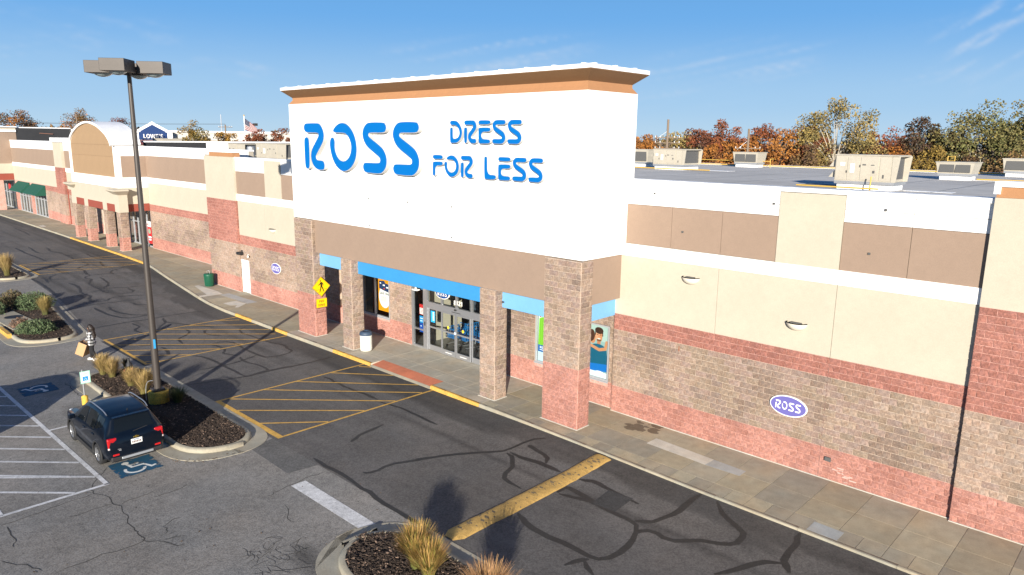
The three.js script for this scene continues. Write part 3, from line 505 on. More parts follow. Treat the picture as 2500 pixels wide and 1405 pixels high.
// ---- right of the entrance
{
  const t = thing('store_wall', 'long cream and brown store wall with red and tan block base right of the entrance', 'wall'), x0 = 18.3, x1 = 29.52;
  part(t, 'wall_core', B(x0, x1, 3.7, 8.62, -.4, -.045), M(.37, .325, .26));
  panels(t, 'white_panel', MAT.white, [x0, 20.47, 22.29, 24.11], 8.22, 8.62, 0); panels(t, 'white_panel', MAT.white, [x0, 20.47, 22.29, 24.11], 7.88, 8.22, 0);
  panels(t, 'white_panel', MAT.white, [25.99, 27.75, x1], 8.22, 8.62, 0); panels(t, 'white_panel', MAT.white, [25.99, 27.75, x1], 7.86, 8.22, 0);
  panels(t, 'brown_panel', MAT.brown, [18.66, 20.47, 22.29, 24.11], 6.5, 7.88, .002); panels(t, 'brown_panel', MAT.brown, [25.99, 27.75, x1], 6.48, 7.86, .002);
  part(t, 'white_panel', B(x0, 18.655, 6.5, 7.88, -.05, 0), MAT.white);
  part(t, 'cream_pilaster', B(24.12, 25.98, 6.49, 8.6, -.05, .03), MAT.cream);
  part(t, 'white_band', B(x0, x1, 6.06, 6.488, -.05, .025), MAT.white);
  panels(t, 'cream_panel', MAT.cream, [x0, 22.29, 25.99, x1], WALLTOP, 6.06, .0);
  part(t, 'coping', B(x0, x1, 8.62, 8.745, -.45, .045), MAT.whiteCap);
  for (const [x, y] of [[19.75, 8.30], [23.93, 8.24], [27.05, 8.28], [20.9, 7.1], [26.75, 7.05]]) part(t, 'anchor_bolt', B(x - .03, x + .03, y - .03, y + .03, 0, .035), MAT.unitDark);
  mortar(t, x0, x1, 0, WALLTOP); caulk(t, 18.3, x1, 0); { const R = mulberry(3), gs = []; for (let k = 0; k < 15; k++) { const x = 26.1 + R() * .9, y = .30 + R() * .35 - (x - 26.1) * .12, w = .05 + R() * .16; gs.push(B(x, x + w, y, y + .012 + R() * .03, .0, .022)); } part(t, 'efflorescence', gs, M(.52, .36, .31)); part(t, 'rust_streak', [B(21.02, 21.04, 3.02, 3.2, 0, .026)], M(.3, .09, .03)); }
  const L = []; face(L, 'z', 18.3, x1, 19, 0); layBlocks(t, L, 300);
  part(t, 'joint_strip', B(25.985, 26.0, .15, WALLTOP, -.02, .012), M(.2, .12, .1));
  part(t, 'junction_box', B(26.16, 26.33, .74, .86, 0, .07), MAT.unitDark);
}
function pier(x0, x1, z, label, limit, back, extra) {
  const t = thing('wall_pier', label, 'wall pier'), top = Y0 + 30 * BH;
  part(t, 'pier_core', B(x0 + .06, x1 - .06, top + .1, 9.0, back + .08, z - .05), M(.37, .325, .26));
  part(t, 'cream_panel', B(x0, x1, top, 8.77, back, z), MAT.cream);
  part(t, 'orange_panel', B(x0 + (extra || .02), x1 - .02, 8.775, 9.04, back + .05, z + .004), MAT.orange);
  part(t, 'coping', [B(x0 - .04, x1 + .04, 9.04, 9.17, back, z + .05), B(x0 - .04, x0 + (extra || .10), 8.86, 9.04, back, z + .05)], MAT.whiteCap);
  part(t, 'mortar_bed', [B(x0 + .02, x1 - .02, .1, Y0 + 5 * BH, back, z - .004), B(x0 + .02, x1 - .02, Y0 + 16 * BH, top, back, z - .004)], MAT.mortarRed);
  part(t, 'mortar_bed', B(x0 + .02, x1 - .02, Y0 + 5 * BH, Y0 + 16 * BH, back, z - .004), MAT.mortarTan); caulk(t, x0, x1, z);
  const L = []; face(L, 'z', x0, x1, 30, z, { phase: 1 }); face(L, 'x', back + .02, z - .03, 30, x1 - .012, { phase: 1, step: .2 }); layBlocks(t, L, limit); return t;
}
pier(29.52, 34.6, .13, 'tall red and tan block pier with cream top at the right edge', 300, -.4);
{
  const t = pier(-15.25, -11.06, .13, 'tall block pier with orange cap panel beside the white steel door', 300, -.4, .85);
  part(t, 'raised_parapet', B(-15.25, -12.9, 9.172, 9.62, -.5, -.1), MAT.whiteCap);
}
// ---- left of the entrance
{
  const t = thing('store_wall', 'store wall with white steel door and small oval sign left of the entrance', 'wall'), x0 = -11.05, x1 = .3;
  part(t, 'wall_core', B(x0, x1, 3.7, 8.66, -.4, -.045), M(.37, .325, .26));
  panels(t, 'white_panel', MAT.white, [x0, -7.33], 7.9, 8.66, 0); panels(t, 'white_panel', MAT.white, [-5.4, -2, x1], 7.9, 8.66, 0);
  panels(t, 'brown_panel', MAT.brown, [x0, -7.33], 6.5, 7.9, .002); panels(t, 'brown_panel', MAT.brown, [-5.4, -2, x1], 6.5, 7.9, .002);
  part(t, 'cream_pilaster', B(-7.32, -5.41, 6.49, 8.66, -.05, .03), MAT.cream);
  part(t, 'white_band', B(x0, x1, 6.06, 6.488, -.05, .025), MAT.white);
  panels(t, 'cream_panel', MAT.cream, [x0, -7.6, -3.6, x1], WALLTOP, 6.06, 0);
  part(t, 'coping', B(x0, x1, 8.66, 8.78, -.45, .045), MAT.whiteCap);
  part(t, 'mortar_bed', [B(-9.97, x1, .1, Y0 + 5 * BH, -.2, -.004), B(x0, x1, Y0 + 16 * BH, WALLTOP, -.2, -.004)], MAT.mortarRed);
  part(t, 'mortar_bed', [B(-9.97, x1, Y0 + 5 * BH, 2.36, -.2, -.004), B(x0, x1, 2.36, Y0 + 16 * BH, -.2, -.004)], MAT.mortarTan); caulk(t, -9.95, x1, 0);
  const L = []; face(L, 'z', -9.97, x1, 11, 0); face(L, 'z', x0, x1, 19, 0, { r0: 11 }); layBlocks(t, L, 300);
  const d = part(t, 'door', B(-11.04, -10.03, .17, 2.33, -.08, -.03), M(.74, .74, .73, { roughness: .5 }), 'plain white steel door');
  part(d, 'door_frame', [B(-11.05, -10.99, .15, 2.36, -.1, .0), B(-10.05, -9.98, .15, 2.36, -.1, .0), B(-10.99, -10.05, 2.31, 2.36, -.1, -.002)], M(.62, .6, .57));
  part(d, 'hinge', [B(-10.995, -10.97, .35, .47, -.03, -.01), B(-10.995, -10.97, 1.2, 1.32, -.03, -.01)], MAT.galv); part(d, 'handle', B(-10.15, -10.08, 1.05, 1.11, -.03, .03), MAT.galv); part(d, 'kick_bolt', B(-10.14, -10.1, .5, .54, -.03, -.015), MAT.unitDark);
}
{ const t = thing('wall_light', 'dark flood light box on the block wall above the white door', 'light'); part(t, 'housing', rbox(.42, .17, .34, -10.85, 2.72, .15, .03), MAT.dark); part(t, 'bracket', B(-10.95, -10.75, 2.66, 2.9, -.02, .03), MAT.dark); }
{ const t = thing('security_camera', 'small white bullet camera beside the dark flood light', 'camera'); part(t, 'mount', B(-10.02, -9.92, 2.62, 2.74, -.02, .05), MAT.letterCan); part(t, 'camera_body', bar([-9.97, 2.68, .05], [-9.7, 2.63, .2], .055, .05, 12), MAT.letterCan); }
// ---- block pillars of the entrance canopy
function pillar(x0, x1, zf, zb, rows, kindOf, label, limit) {
  const t = thing('block_pillar', label, 'pillar'), top = Y0 + rows * BH; let rb = 0; for (let r = 0; r < rows; r++) if (kindOf(r) === 'red') rb = r + 1;
  if (rb) part(t, 'mortar_bed', B(x0 + .004, x1 - .004, .1, Y0 + rb * BH, zb + .004, zf - .004), MAT.mortarRed); part(t, 'mortar_bed', B(x0 + .004, x1 - .004, Y0 + rb * BH, top, zb + .004, zf - .004), MAT.mortarTan);
  part(t, 'base_caulk', [B(x0 - .05, x1 + .05, .148, .166, zf, zf + .05), B(x1, x1 + .05, .148, .166, zb, zf)], MAT.patch);
  const L = []; face(L, 'z', x0 + .01, x1 - .01, rows, zf, { kindOf }); face(L, 'x', zb, zf - .012, rows, x1, { kindOf, phase: 1, step: .325 }); layBlocks(t, L, limit);
  const Lb = []; const g2 = []; face(Lb, 'x', zb, zf - .012, rows, x0, { kindOf, phase: 1, step: .325 }); for (const b of Lb) { const c = blockGeo(b.w, BH, b.v, b.kind, b.tone).clone(); c.rotateY(-Math.PI / 2); c.translate(...b.pos); g2.push(c); } part(t, 'block_field', mergeGeometries(g2), MAT.block).userData.kind = 'stuff';
  return t;
}
const redBase = r => r < 11 ? 'red' : 'tan', allTan = () => 'tan';
pillar(.14, 1.76, 2.43, 1.78, 30, redBase, 'wide block pillar with red base at the canopy end behind the crossing sign', 300);
pillar(4.24, 5.06, 2.43, 1.78, 22, allTan, 'slim tan block pillar beside the white rubbish bin', 120);
pillar(13.73, 14.55, 2.43, 1.78, 22, allTan, 'slim tan block pillar right of the glass doors', 120);
pillar(16.99, 18.61, 2.43, 1.78, 30, redBase, 'wide block pillar with red base at the nearest canopy corner', 300);
// ---- entrance canopy with the big white sign wall
{
  const t = thing('entrance_canopy', 'tall white sign wall over the store entrance with flared orange cornice', 'canopy');
  const zb = -.43, zf = 2.33, X = 18.59, y0 = 6.09, y1 = 11.61;
  part(t, 'sign_wall', B(0, X, y0, y1, zb, zf), MAT.white);
  for (const [x, y] of [[6.5, 7.41], [9.27, 7.43], [12.04, 7.43], [6.5, 6.2], [12.03, 6.22]]) part(t, 'anchor_hole', B(x - .035, x + .035, y - .03, y + .03, zf, zf + .012), MAT.unitDark);
  const loop = (o, y) => [[-o, y, zb - o], [X + o, y, zb - o], [X + o, y, zf + o], [-o, y, zf + o]];
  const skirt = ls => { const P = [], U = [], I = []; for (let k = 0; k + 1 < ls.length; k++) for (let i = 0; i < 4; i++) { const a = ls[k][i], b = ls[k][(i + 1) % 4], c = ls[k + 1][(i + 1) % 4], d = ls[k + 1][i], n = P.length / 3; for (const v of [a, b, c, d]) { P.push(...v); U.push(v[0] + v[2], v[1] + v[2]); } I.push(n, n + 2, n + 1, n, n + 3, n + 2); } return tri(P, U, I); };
  part(t, 'cornice_neck', skirt([loop(0, y1), loop(-.14, 11.80), loop(-.14, 11.91)]), MAT.orange);
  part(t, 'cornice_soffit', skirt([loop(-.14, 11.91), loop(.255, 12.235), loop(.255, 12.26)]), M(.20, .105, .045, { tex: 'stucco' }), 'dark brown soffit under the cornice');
  const fascia = part(t, 'cornice_fascia', [skirt([loop(.27, 12.258), loop(.27, 12.385), loop(.22, 12.40), loop(-.6, 12.43)]), B(0, X, 12.40, 12.428, zb, zf)], MAT.whiteCap);
  const ribs = []; for (let x = .2; x < X; x += 1.22) ribs.push(B(x - .012, x + .10, 12.39, 12.418, zf + .02, zf + .285)); for (let z = .1; z < zf; z += 1.1) ribs.push(B(X + .02, X + .285, 12.39, 12.418, z - .012, z + .10)); part(fascia, 'seam_cover', ribs, MAT.whiteCap);
  part(t, 'tan_band', B(1.72, 17.02, 4.45, 6.088, 1.9, 2.25), MAT.tan); part(t, 'tan_band', B(18.1, 18.5, 4.47, 6.088, -.02, 1.80), MAT.tan); part(t, 'tan_band', B(.2, .6, 4.47, 6.088, -.02, 1.80), MAT.tan);
  part(t, 'soffit', B(.3, 18.2, 4.02, 4.12, -.2, 1.95), M(.42, .41, .39, { tex: 'stucco' }));
  part(t, 'blue_lintel', B(1.76, 4.24, 3.79, 4.45, 1.93, 2.04), MAT.lintelFaded, 'short faded blue lintel');
  part(t, 'blue_lintel', B(5.06, 13.73, 3.79, 4.45, 1.93, 2.04), MAT.lintel, 'long bright blue lintel over the doors');
  part(t, 'blue_lintel', B(14.55, 16.99, 3.79, 4.45, 1.93, 2.04), MAT.lintelFaded, 'short faded blue lintel');
  part(t, 'blue_lintel', B(18.2, 18.31, 3.81, 4.47, -.02, 1.78), MAT.lintelFaded, 'short faded blue lintel on the side');
  part(t, 'tie_bolt', cyl(.05, .05, .05, 14.62, 3.98, 2.06, 12).rotateX(0), MAT.dark);
}
// ---- wall behind the canopy with windows and sliding doors
const EZ = -.15;
{
  const t = thing('entrance_wall', 'tan block wall with red base behind the canopy pillars', 'wall');
  const open = [[2.2, 4.52, 1.05, 4.0], [6.28, 11.56, .1, 4.0], [14.3, 16.1, 1.08, 3.5], [16.2, 18.02, 1.08, 3.3]];
  const bed = (y0, y1, m) => { const cuts = open.filter(o => o[2] < y1 - .02 && o[3] > y0 + .02).sort((a, b) => a[0] - b[0]); let x = .1; const gs = []; const z0 = EZ - .2, z1 = EZ - .004; for (const o of cuts) { gs.push(B(x, o[0], y0, y1, z0, z1)); if (o[2] > y0) gs.push(B(o[0], o[1], y0, o[2], z0, z1)); if (o[3] < y1) gs.push(B(o[0], o[1], o[3], y1, z0, z1)); x = o[1]; } gs.push(B(x, 18.3, y0, y1, z0, z1)); part(t, 'mortar_bed', gs, m); };
  bed(.1, Y0 + 5 * BH, MAT.mortarRed); bed(Y0 + 5 * BH, 4.1, MAT.mortarTan);
  const L = []; face(L, 'z', .1, 18.3, 20, EZ, { open, kindOf: r => r < 5 ? 'red' : 'tan' }); layBlocks(t, L, 300); caulk(t, .1, 6.2, EZ); caulk(t, 11.6, 18.3, EZ);
}
const font = await new FontLoader().loadAsync('fonts/droid/droid_sans_bold.typeface.json');
function print(w, h, px, draw) { // a printed sheet, thin box facing +z, centred
  const cv = document.createElement('canvas'); cv.width = Math.round(px * w / Math.max(w, h)); cv.height = Math.round(px * h / Math.max(w, h)); const c = cv.getContext('2d'); draw(c, cv.width, cv.height);
  const t = new THREE.CanvasTexture(cv); t.colorSpace = THREE.SRGBColorSpace; const g = new THREE.BoxGeometry(w, h, .006); const uv = g.attributes.uv; for (let i = 0; i < uv.count; i++) if (g.attributes.normal.getZ(i) < .5) uv.setXY(i, .02, .02);
  return { g, m: new THREE.MeshStandardMaterial({ map: t, roughness: .5 }) };
}
const plane = (x0, x1, y0, y1, z) => tri([x0, y0, z, x1, y0, z, x1, y1, z, x0, y1, z], [0, 0, 1, 0, 1, 1, 0, 1], [0, 1, 2, 0, 2, 3]);
function shopWindow(x0, x1, y0, y1, mull, label, sill = true) {
  const t = thing('shop_window', label, 'window'), z = EZ; const f = .055;
  part(t, 'frame', [B(x0, x0 + f, y0, y1, z - .12, z + .01), B(x1 - f, x1, y0, y1, z - .12, z + .01), B(x0 + f, x1 - f, y0, y0 + f, z - .12, z + .01), B(x0 + f, x1 - f, y1 - f, y1, z - .12, z + .01), ...mull.map(m => B(m - .04, m + .04, y0 + f, y1 - f, z - .11, z + .012))], MAT.aluPaint);
  const c = [x0 + f, ...mull, x1 - f]; for (let i = 1; i < c.length; i++) part(t, 'pane', plane(c[i - 1] + (i > 1 ? .04 : 0), c[i] - (i < c.length - 1 ? .04 : 0), y0 + f, y1 - f, z - .06), MAT.glass);
  if (sill) part(t, 'sill', B(x0 - .02, x1 + .02, y0 - .05, y0, z - .02, z + .06), MAT.aluPaint); return t;
}
shopWindow(2.22, 4.50, 1.1, 4.0, [3.27], 'tall dark shop window behind the slim pillar with an orange poster');
shopWindow(14.32, 16.08, 1.13, 3.48, [], 'shop window with a green clothing poster behind the corner pillar');
shopWindow(16.22, 18.0, 1.13, 3.28, [], 'shop window with the couple poster beside the nearest pillar');
function poster(name, label, w, h, x, y, z, px, draw) { const p = print(w, h, px, draw), o = new THREE.Mesh(p.g, p.m); o.name = numbered(name); o.position.set(x, y, z); o.userData = { label, category: 'poster' }; o.castShadow = o.receiveShadow = true; scene.add(o); return o; }
poster('poster', 'orange poster with white circle reading SAVE 10 in the dark window', .98, 1.75, 3.93, 2.28, EZ - .10, 512, (c, w, h) => {
  c.fillStyle = '#e8990f'; c.fillRect(0, 0, w, h); c.fillStyle = '#f4f4f0'; c.beginPath(); c.ellipse(w * .52, h * .58, w * .47, h * .32, 0, 0, 7); c.fill(); c.fillStyle = '#17365f'; c.beginPath(); c.moveTo(w * .08, h * .12); c.lineTo(w * .55, h * .10); c.lineTo(w * .6, h * .16); c.lineTo(w * .92, h * .18); c.lineTo(w * .92, h * .42); c.lineTo(w * .4, h * .38); c.lineTo(w * .08, h * .34); c.fill();
  c.fillStyle = '#fff'; c.fillRect(w * .14, h * .17, w * .12, h * .03); c.fillRect(w * .4, h * .21, w * .18, h * .04); c.fillRect(w * .68, h * .26, w * .18, h * .04); c.fillStyle = '#d23a20'; c.fillRect(w * .46, h * .31, w * .1, h * .04);
  c.fillStyle = '#1b1b1b'; c.font = `bold ${h * .095}px sans-serif`; c.textAlign = 'center'; c.fillText('SAVE 10%', w * .51, h * .51); c.fillStyle = '#777'; for (let i = 0; i < 6; i++) c.fillRect(w * .2, h * (.56 + i * .028), w * (.5 + .1 * (i % 2)), h * .009); });
poster('poster', 'tall poster of bright green clothing behind glass', 1.6, 2.2, 15.2, 2.28, EZ - .10, 512, (c, w, h) => {
  c.fillStyle = '#cfe3e2'; c.fillRect(0, 0, w, h); c.fillStyle = '#dcebea'; c.fillRect(0, 0, w, h * .3); c.fillStyle = '#7cc232'; c.beginPath(); c.moveTo(w * .02, h * .2); c.quadraticCurveTo(w * .2, h * .12, w * .4, h * .2); c.lineTo(w * .5, h * .7); c.lineTo(0, h * .7); c.fill(); c.strokeStyle = '#5fa022'; c.lineWidth = 3; for (let i = 0; i < 5; i++) { c.beginPath(); c.moveTo(w * (.06 + i * .08), h * .22); c.lineTo(w * (.08 + i * .08), h * .68); c.stroke(); } c.fillStyle = '#b03a2a'; c.fillRect(w * .03, h * .03, w * .05, h * .14); c.fillStyle = '#12788c'; c.fillRect(w * .1, h * .06, w * .03, h * .1); c.fillStyle = '#0d5fa6'; c.fillRect(0, h * .70, w, h * .13); c.fillStyle = '#fff'; c.font = `bold ${h * .06}px sans-serif`; c.fillText('ROSS', w * .05, h * .765); c.fillRect(w * .05, h * .785, w * .3, h * .012); c.fillStyle = '#bfe0ea'; c.fillRect(0, h * .83, w, h * .17); });
poster('poster', 'tall poster of a smiling man hugged from behind', 1.64, 2.02, 17.11, 2.2, EZ - .10, 640, (c, w, h) => {
  const g = c.createLinearGradient(0, 0, 0, h); c.fillStyle = '#8fb0ae'; c.fillRect(0, 0, w, h); c.fillStyle = '#a9c3bd'; c.fillRect(w * .3, 0, w * .7, h * .3);
  c.fillStyle = '#0f5c78'; c.beginPath(); c.moveTo(w * .40, h * .86); c.lineTo(w * .46, h * .42); c.quadraticCurveTo(w * .7, h * .3, w * .93, h * .42); c.lineTo(w * 1.0, h * .86); c.fill();
  c.fillStyle = '#b87a58'; c.fillRect(w * .66, h * .28, w * .1, h * .08); c.fillStyle = '#d39a75'; c.beginPath(); c.ellipse(w * .71, h * .20, w * .095, h * .115, 0, 0, 7); c.fill(); c.fillStyle = '#c48660'; c.beginPath(); c.ellipse(w * .775, h * .21, w * .03, h * .08, 0, 0, 7); c.fill(); c.fillStyle = '#7a5138'; c.beginPath(); c.ellipse(w * .71, h * .285, w * .07, h * .025, 0, 0, 7); c.fill(); c.fillStyle = '#3a241a'; c.beginPath(); c.ellipse(w * .71, h * .10, w * .12, h * .065, 0, 0, 7); c.fill(); c.fillRect(w * .595, h * .1, w * .025, h * .1); c.fillRect(w * .80, h * .1, w * .025, h * .1);
  c.fillStyle = '#2a1a14'; c.fillRect(w * .655, h * .175, w * .035, h * .012); c.fillRect(w * .735, h * .175, w * .035, h * .012); c.fillStyle = '#fff'; c.beginPath(); c.ellipse(w * .71, h * .252, w * .045, h * .016, 0, 0, 3.14); c.fill(); c.fillStyle = '#a86e50'; c.fillRect(w * .7, h * .19, w * .018, h * .035);
  c.fillStyle = '#c08560'; c.beginPath(); c.ellipse(w * .53, h * .26, w * .09, h * .11, 0, 0, 7); c.fill(); c.fillStyle = '#4a2c1c'; c.beginPath(); c.ellipse(w * .49, h * .22, w * .1, h * .12, .2, 0, 7); c.fill(); c.strokeStyle = '#c48a64'; c.lineWidth = w * .075; c.lineCap = 'round'; c.beginPath(); c.moveTo(w * .5, h * .42); c.lineTo(w * .72, h * .47); c.lineTo(w * .9, h * .43); c.stroke(); c.beginPath(); c.moveTo(w * .93, h * .3); c.lineTo(w * .9, h * .42); c.stroke();
  c.fillStyle = '#0a6fc2'; c.beginPath(); c.moveTo(w * .3, h * .78); c.lineTo(w, h * .72); c.lineTo(w, h * .87); c.lineTo(w * .3, h * .92); c.fill(); c.fillStyle = '#dfeef2'; c.fillRect(0, h * .90, w, h * .1); c.fillStyle = '#f7fbfc'; c.beginPath(); c.ellipse(w * .75, h * .93, w * .14, h * .05, 0, 0, 7); c.fill(); });
{
  const t = thing('entrance_doors', 'aluminium and glass sliding entrance doors under the blue lintel', 'doors'), z = EZ, zf = z + .02, zk = z - .12;
  const fr = (...a) => B(...a, zk, zf);
  part(t, 'frame', [fr(6.28, 6.38, .15, 4.0), fr(7.16, 7.44, .15, 4.0), fr(11.46, 11.56, .15, 4.0), fr(7.44, 11.46, 2.24, 2.52), fr(6.38, 7.16, 1.02, 1.08), fr(6.38, 7.16, .15, .24), fr(6.38, 7.16, 3.92, 4.0), fr(7.44, 11.46, 3.92, 4.0), fr(8.44, 8.50, 2.52, 3.92), fr(9.46, 9.52, 2.52, 3.92), fr(10.47, 10.53, 2.52, 3.92)], MAT.alu);
  part(t, 'side_pane', plane(6.38, 7.16, 1.08, 3.92, z - .05), MAT.glass); part(t, 'side_pane', plane(6.38, 7.16, .24, 1.02, z - .05), MAT.glass);
  for (let i = 0; i < 4; i++) { const a = 7.46 + i * 1.0, b = a + .98, zo = i === 1 || i === 2 ? z + .005 : z - .055, q = (...v) => B(...v, zo - .045, zo); const leaf = part(t, 'door_leaf', [q(a, a + .065, .17, 2.23), q(b - .065, b, .17, 2.23), q(a + .065, b - .065, .17, .42), q(a + .065, b - .065, 2.16, 2.23), q(a + .065, b - .065, 1.26, 1.33)], MAT.alu); part(leaf, 'pane', plane(a + .065, b - .065, .42, 1.26, zo - .02), MAT.glass); part(leaf, 'pane', plane(a + .065, b - .065, 1.33, 2.16, zo - .02), MAT.glass); if (i === 1 || i === 2) { part(leaf, 'round_sticker', cyl(.075, .075, .004, 0, 0, 0, 20).rotateX(Math.PI / 2).translate(i === 1 ? 8.95 : 9.95, 1.52, zo + .004), M(.75, .55, .03)); part(leaf, 'floor_label', [B(a + .28, a + .72, .28, .31, zo, zo + .003)], MAT.letterCan); } }
  for (let i = 0; i < 4; i++) part(t, 'transom_pane', plane(7.44 + i * 1.01, 7.44 + i * 1.01 + 1.0, 2.52, 3.92, z - .05), MAT.glass);
  part(t, 'motion_sensor', [rbox(.14, .07, .07, 9.48, 2.44, zf + .03, .02)], MAT.dark); part(t, 'slot', B(9.2, 9.8, 2.30, 2.325, zf, zf + .006), MAT.dark);
  part(t, 'key_switch', B(7.27, 7.32, 1.32, 1.5, zf, zf + .03), MAT.dark); part(t, 'push_plate', B(9.36, 9.46, 1.28, 1.38, z + .006, z + .02), M(.6, .72, .85));
}
{ const t = thing('address_number', 'white street number 8121 on the transom glass', 'number'); const g = new TextGeometry('8121', { font, size: .2, depth: .004, curveSegments: 3 }); g.translate(9.28, 2.66, EZ - .04); part(t, 'digits', g, MAT.letterCan); }
{ const t = thing('door_sign', 'white ceiling bracket light near the left door post', 'fixture'); part(t, 'stem', B(6.86, 6.92, 3.05, 4.02, .05, .11), MAT.letterCan); part(t, 'foot', B(6.72, 7.06, 3.0, 3.06, -.02, .18), MAT.letterCan); }
poster('poster', 'small light blue notice stuck on the left door leaf', .3, .55, 7.78, 1.82, EZ - .06, 256, (c, w, h) => { c.fillStyle = '#2aa0d8'; c.fillRect(0, 0, w, h); c.fillStyle = '#e4f2f8'; for (let i = 0; i < 7; i++) c.fillRect(w * .45, h * (.1 + i * .11), w * .4, h * .06); });
poster('poster', 'small red and white notice on the side pane', .36, .5, 6.96, 2.02, EZ - .07, 256, (c, w, h) => { c.fillStyle = '#c32a2c'; c.fillRect(0, 0, w, h); c.fillStyle = '#f4f2ee'; c.fillRect(w * .05, h * .35, w * .9, h * .6); c.fillStyle = '#b33'; for (let i = 0; i < 4; i++) c.fillRect(w * .15, h * (.42 + i * .13), w * .6, h * .05); });
poster('poster', 'bright blue notice below the red one on the side pane', .36, .8, 6.96, 1.30, EZ - .07, 256, (c, w, h) => { c.fillStyle = '#1b8fd0'; c.fillRect(0, 0, w, h * .42); c.fillStyle = '#0a48a0'; c.fillRect(0, h * .45, w, h * .55); c.fillStyle = '#d8ecf6'; c.fillRect(w * .1, h * .12, w * .6, h * .05); c.fillRect(w * .1, h * .28, w * .5, h * .05); c.fillRect(w * .15, h * .6, w * .3, h * .05); });
// ---- vestibule seen through the glass
{
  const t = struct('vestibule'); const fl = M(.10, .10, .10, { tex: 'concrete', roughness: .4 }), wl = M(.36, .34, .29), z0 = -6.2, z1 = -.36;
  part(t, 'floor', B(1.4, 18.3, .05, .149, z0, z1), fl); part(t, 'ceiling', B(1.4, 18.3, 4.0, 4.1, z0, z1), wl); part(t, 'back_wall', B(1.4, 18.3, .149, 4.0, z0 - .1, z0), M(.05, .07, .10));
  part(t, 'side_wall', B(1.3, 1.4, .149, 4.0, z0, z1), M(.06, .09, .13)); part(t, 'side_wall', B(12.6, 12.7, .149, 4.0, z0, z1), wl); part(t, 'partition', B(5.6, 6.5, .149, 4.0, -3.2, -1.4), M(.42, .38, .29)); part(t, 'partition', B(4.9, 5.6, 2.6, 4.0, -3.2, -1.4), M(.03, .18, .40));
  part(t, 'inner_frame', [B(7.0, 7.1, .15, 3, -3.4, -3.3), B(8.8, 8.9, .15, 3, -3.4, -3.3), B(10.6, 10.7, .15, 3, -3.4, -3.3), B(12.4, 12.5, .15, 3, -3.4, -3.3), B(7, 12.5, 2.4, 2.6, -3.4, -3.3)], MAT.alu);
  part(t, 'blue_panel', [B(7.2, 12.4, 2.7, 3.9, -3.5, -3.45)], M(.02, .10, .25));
}
{
  const blue = M(.015, .16, .42, { roughness: .4 }), first = thing('shopping_cart', 'blue shopping cart at the front of the row behind the glass doors', 'cart', 'carts in the vestibule', [7.9, .15, -1.6], 0);
  const bars = []; for (let i = 0; i <= 7; i++) { const u = i / 7; bars.push(B(lerp(-.26, .26, u) - .008, lerp(-.26, .26, u) + .008, .5, .95, .44, .455)); bars.push(B(-.29, -.275, .5, .98, lerp(-.4, .44, u) - .01, lerp(-.4, .44, u) + .01)); bars.push(B(.275, .29, .5, .98, lerp(-.4, .44, u) - .01, lerp(-.4, .44, u) + .01)); } for (const y of [.5, .65, .8, .95]) { bars.push(B(-.29, .29, y - .012, y + .012, .44, .46)); bars.push(B(-.295, -.275, y - .012, y + .012, -.4, .45)); bars.push(B(.275, .295, y - .012, y + .012, -.4, .45)); } bars.push(B(-.27, .27, .49, .51, -.4, .44));
  part(first, 'basket', bars, blue); part(first, 'handle', bar([-.3, 1.02, -.5], [.3, 1.02, -.5], .02), blue); part(first, 'frame', [bar([-.25, .12, -.45], [-.25, 1.02, -.5], .014), bar([.25, .12, -.45], [.25, 1.02, -.5], .014), bar([-.25, .12, -.45], [-.25, .12, .4], .014), bar([.25, .12, -.45], [.25, .12, .4], .014)], MAT.galv);
  for (const [x, z] of [[-.25, -.45], [.25, -.45], [-.25, .4], [.25, .4]]) part(first, 'wheel', cyl(.06, .06, .03, 0, 0, 0, 14).rotateZ(Math.PI / 2).translate(x + .015, .06, z), MAT.dark);
  const lab = ['second blue shopping cart from the left behind the doors', 'middle blue shopping cart behind the sliding doors', 'blue shopping cart behind the right door leaf', 'blue shopping cart in the second row left', 'blue shopping cart in the second row right', 'blue shopping cart nearest the right door frame'];
  [[8.75, -1.7], [9.6, -2.0], [10.5, -1.7], [8.2, -2.5], [9.2, -2.7], [11.1, -2.4]].forEach(([x, z], i) => copyOf(first, lab[i], [x, .15, z], .2 * (i % 3 - 1)));
}
// ================================================================ SIGN LETTERS
const soften = (p, n = 2) => { for (let k = 0; k < n; k++) { const o = []; p.forEach((a, i) => { const b = p[(i + 1) % p.length]; o.push([a[0] * .75 + b[0] * .25, a[1] * .75 + b[1] * .25], [a[0] * .25 + b[0] * .75, a[1] * .25 + b[1] * .75]); }); p = o; } return p; };
function outlines(ch, w, h, ex = -.021) { return GLYPH[ch].map(f => { const p = []; for (let i = 0; i < f.length; i += 2) p.push([f[i] * w, f[i + 1] * h]); return shrink(soften(p, 2), ex * h / 2.1); }); }
function shrink(p, d) { const area = p.reduce((s, a, i) => { const b = p[(i + 1) % p.length]; return s + a[0] * b[1] - b[0] * a[1]; }, 0), sg = area > 0 ? 1 : -1; return p.map((a, i) => { const m = p[(i + p.length - 2) % p.length], n = p[(i + 2) % p.length], dx = n[0] - m[0], dy = n[1] - m[1], l = Math.hypot(dx, dy) || 1; return [a[0] - dy / l * d * sg, a[1] + dx / l * d * sg]; }); }
const ext = (ps, depth) => join(ps.map(p => new THREE.ExtrudeGeometry(new THREE.Shape(p.map(q => new THREE.Vector2(...q))), { depth, bevelEnabled: false })));
function letter(t, ch, x0, x1, y0, y1, z, depth, rim) {
  const o = outlines(ch, x1 - x0, y1 - y0); const can = ext(o, depth); can.translate(x0, y0, z); const m = part(t, 'letter', can, MAT.letterReturn);
  const f = ext(o.map(p => shrink(p, rim)), .012); f.translate(x0, y0, z + depth); part(m, 'face', f, MAT.letterFace); return m;
}
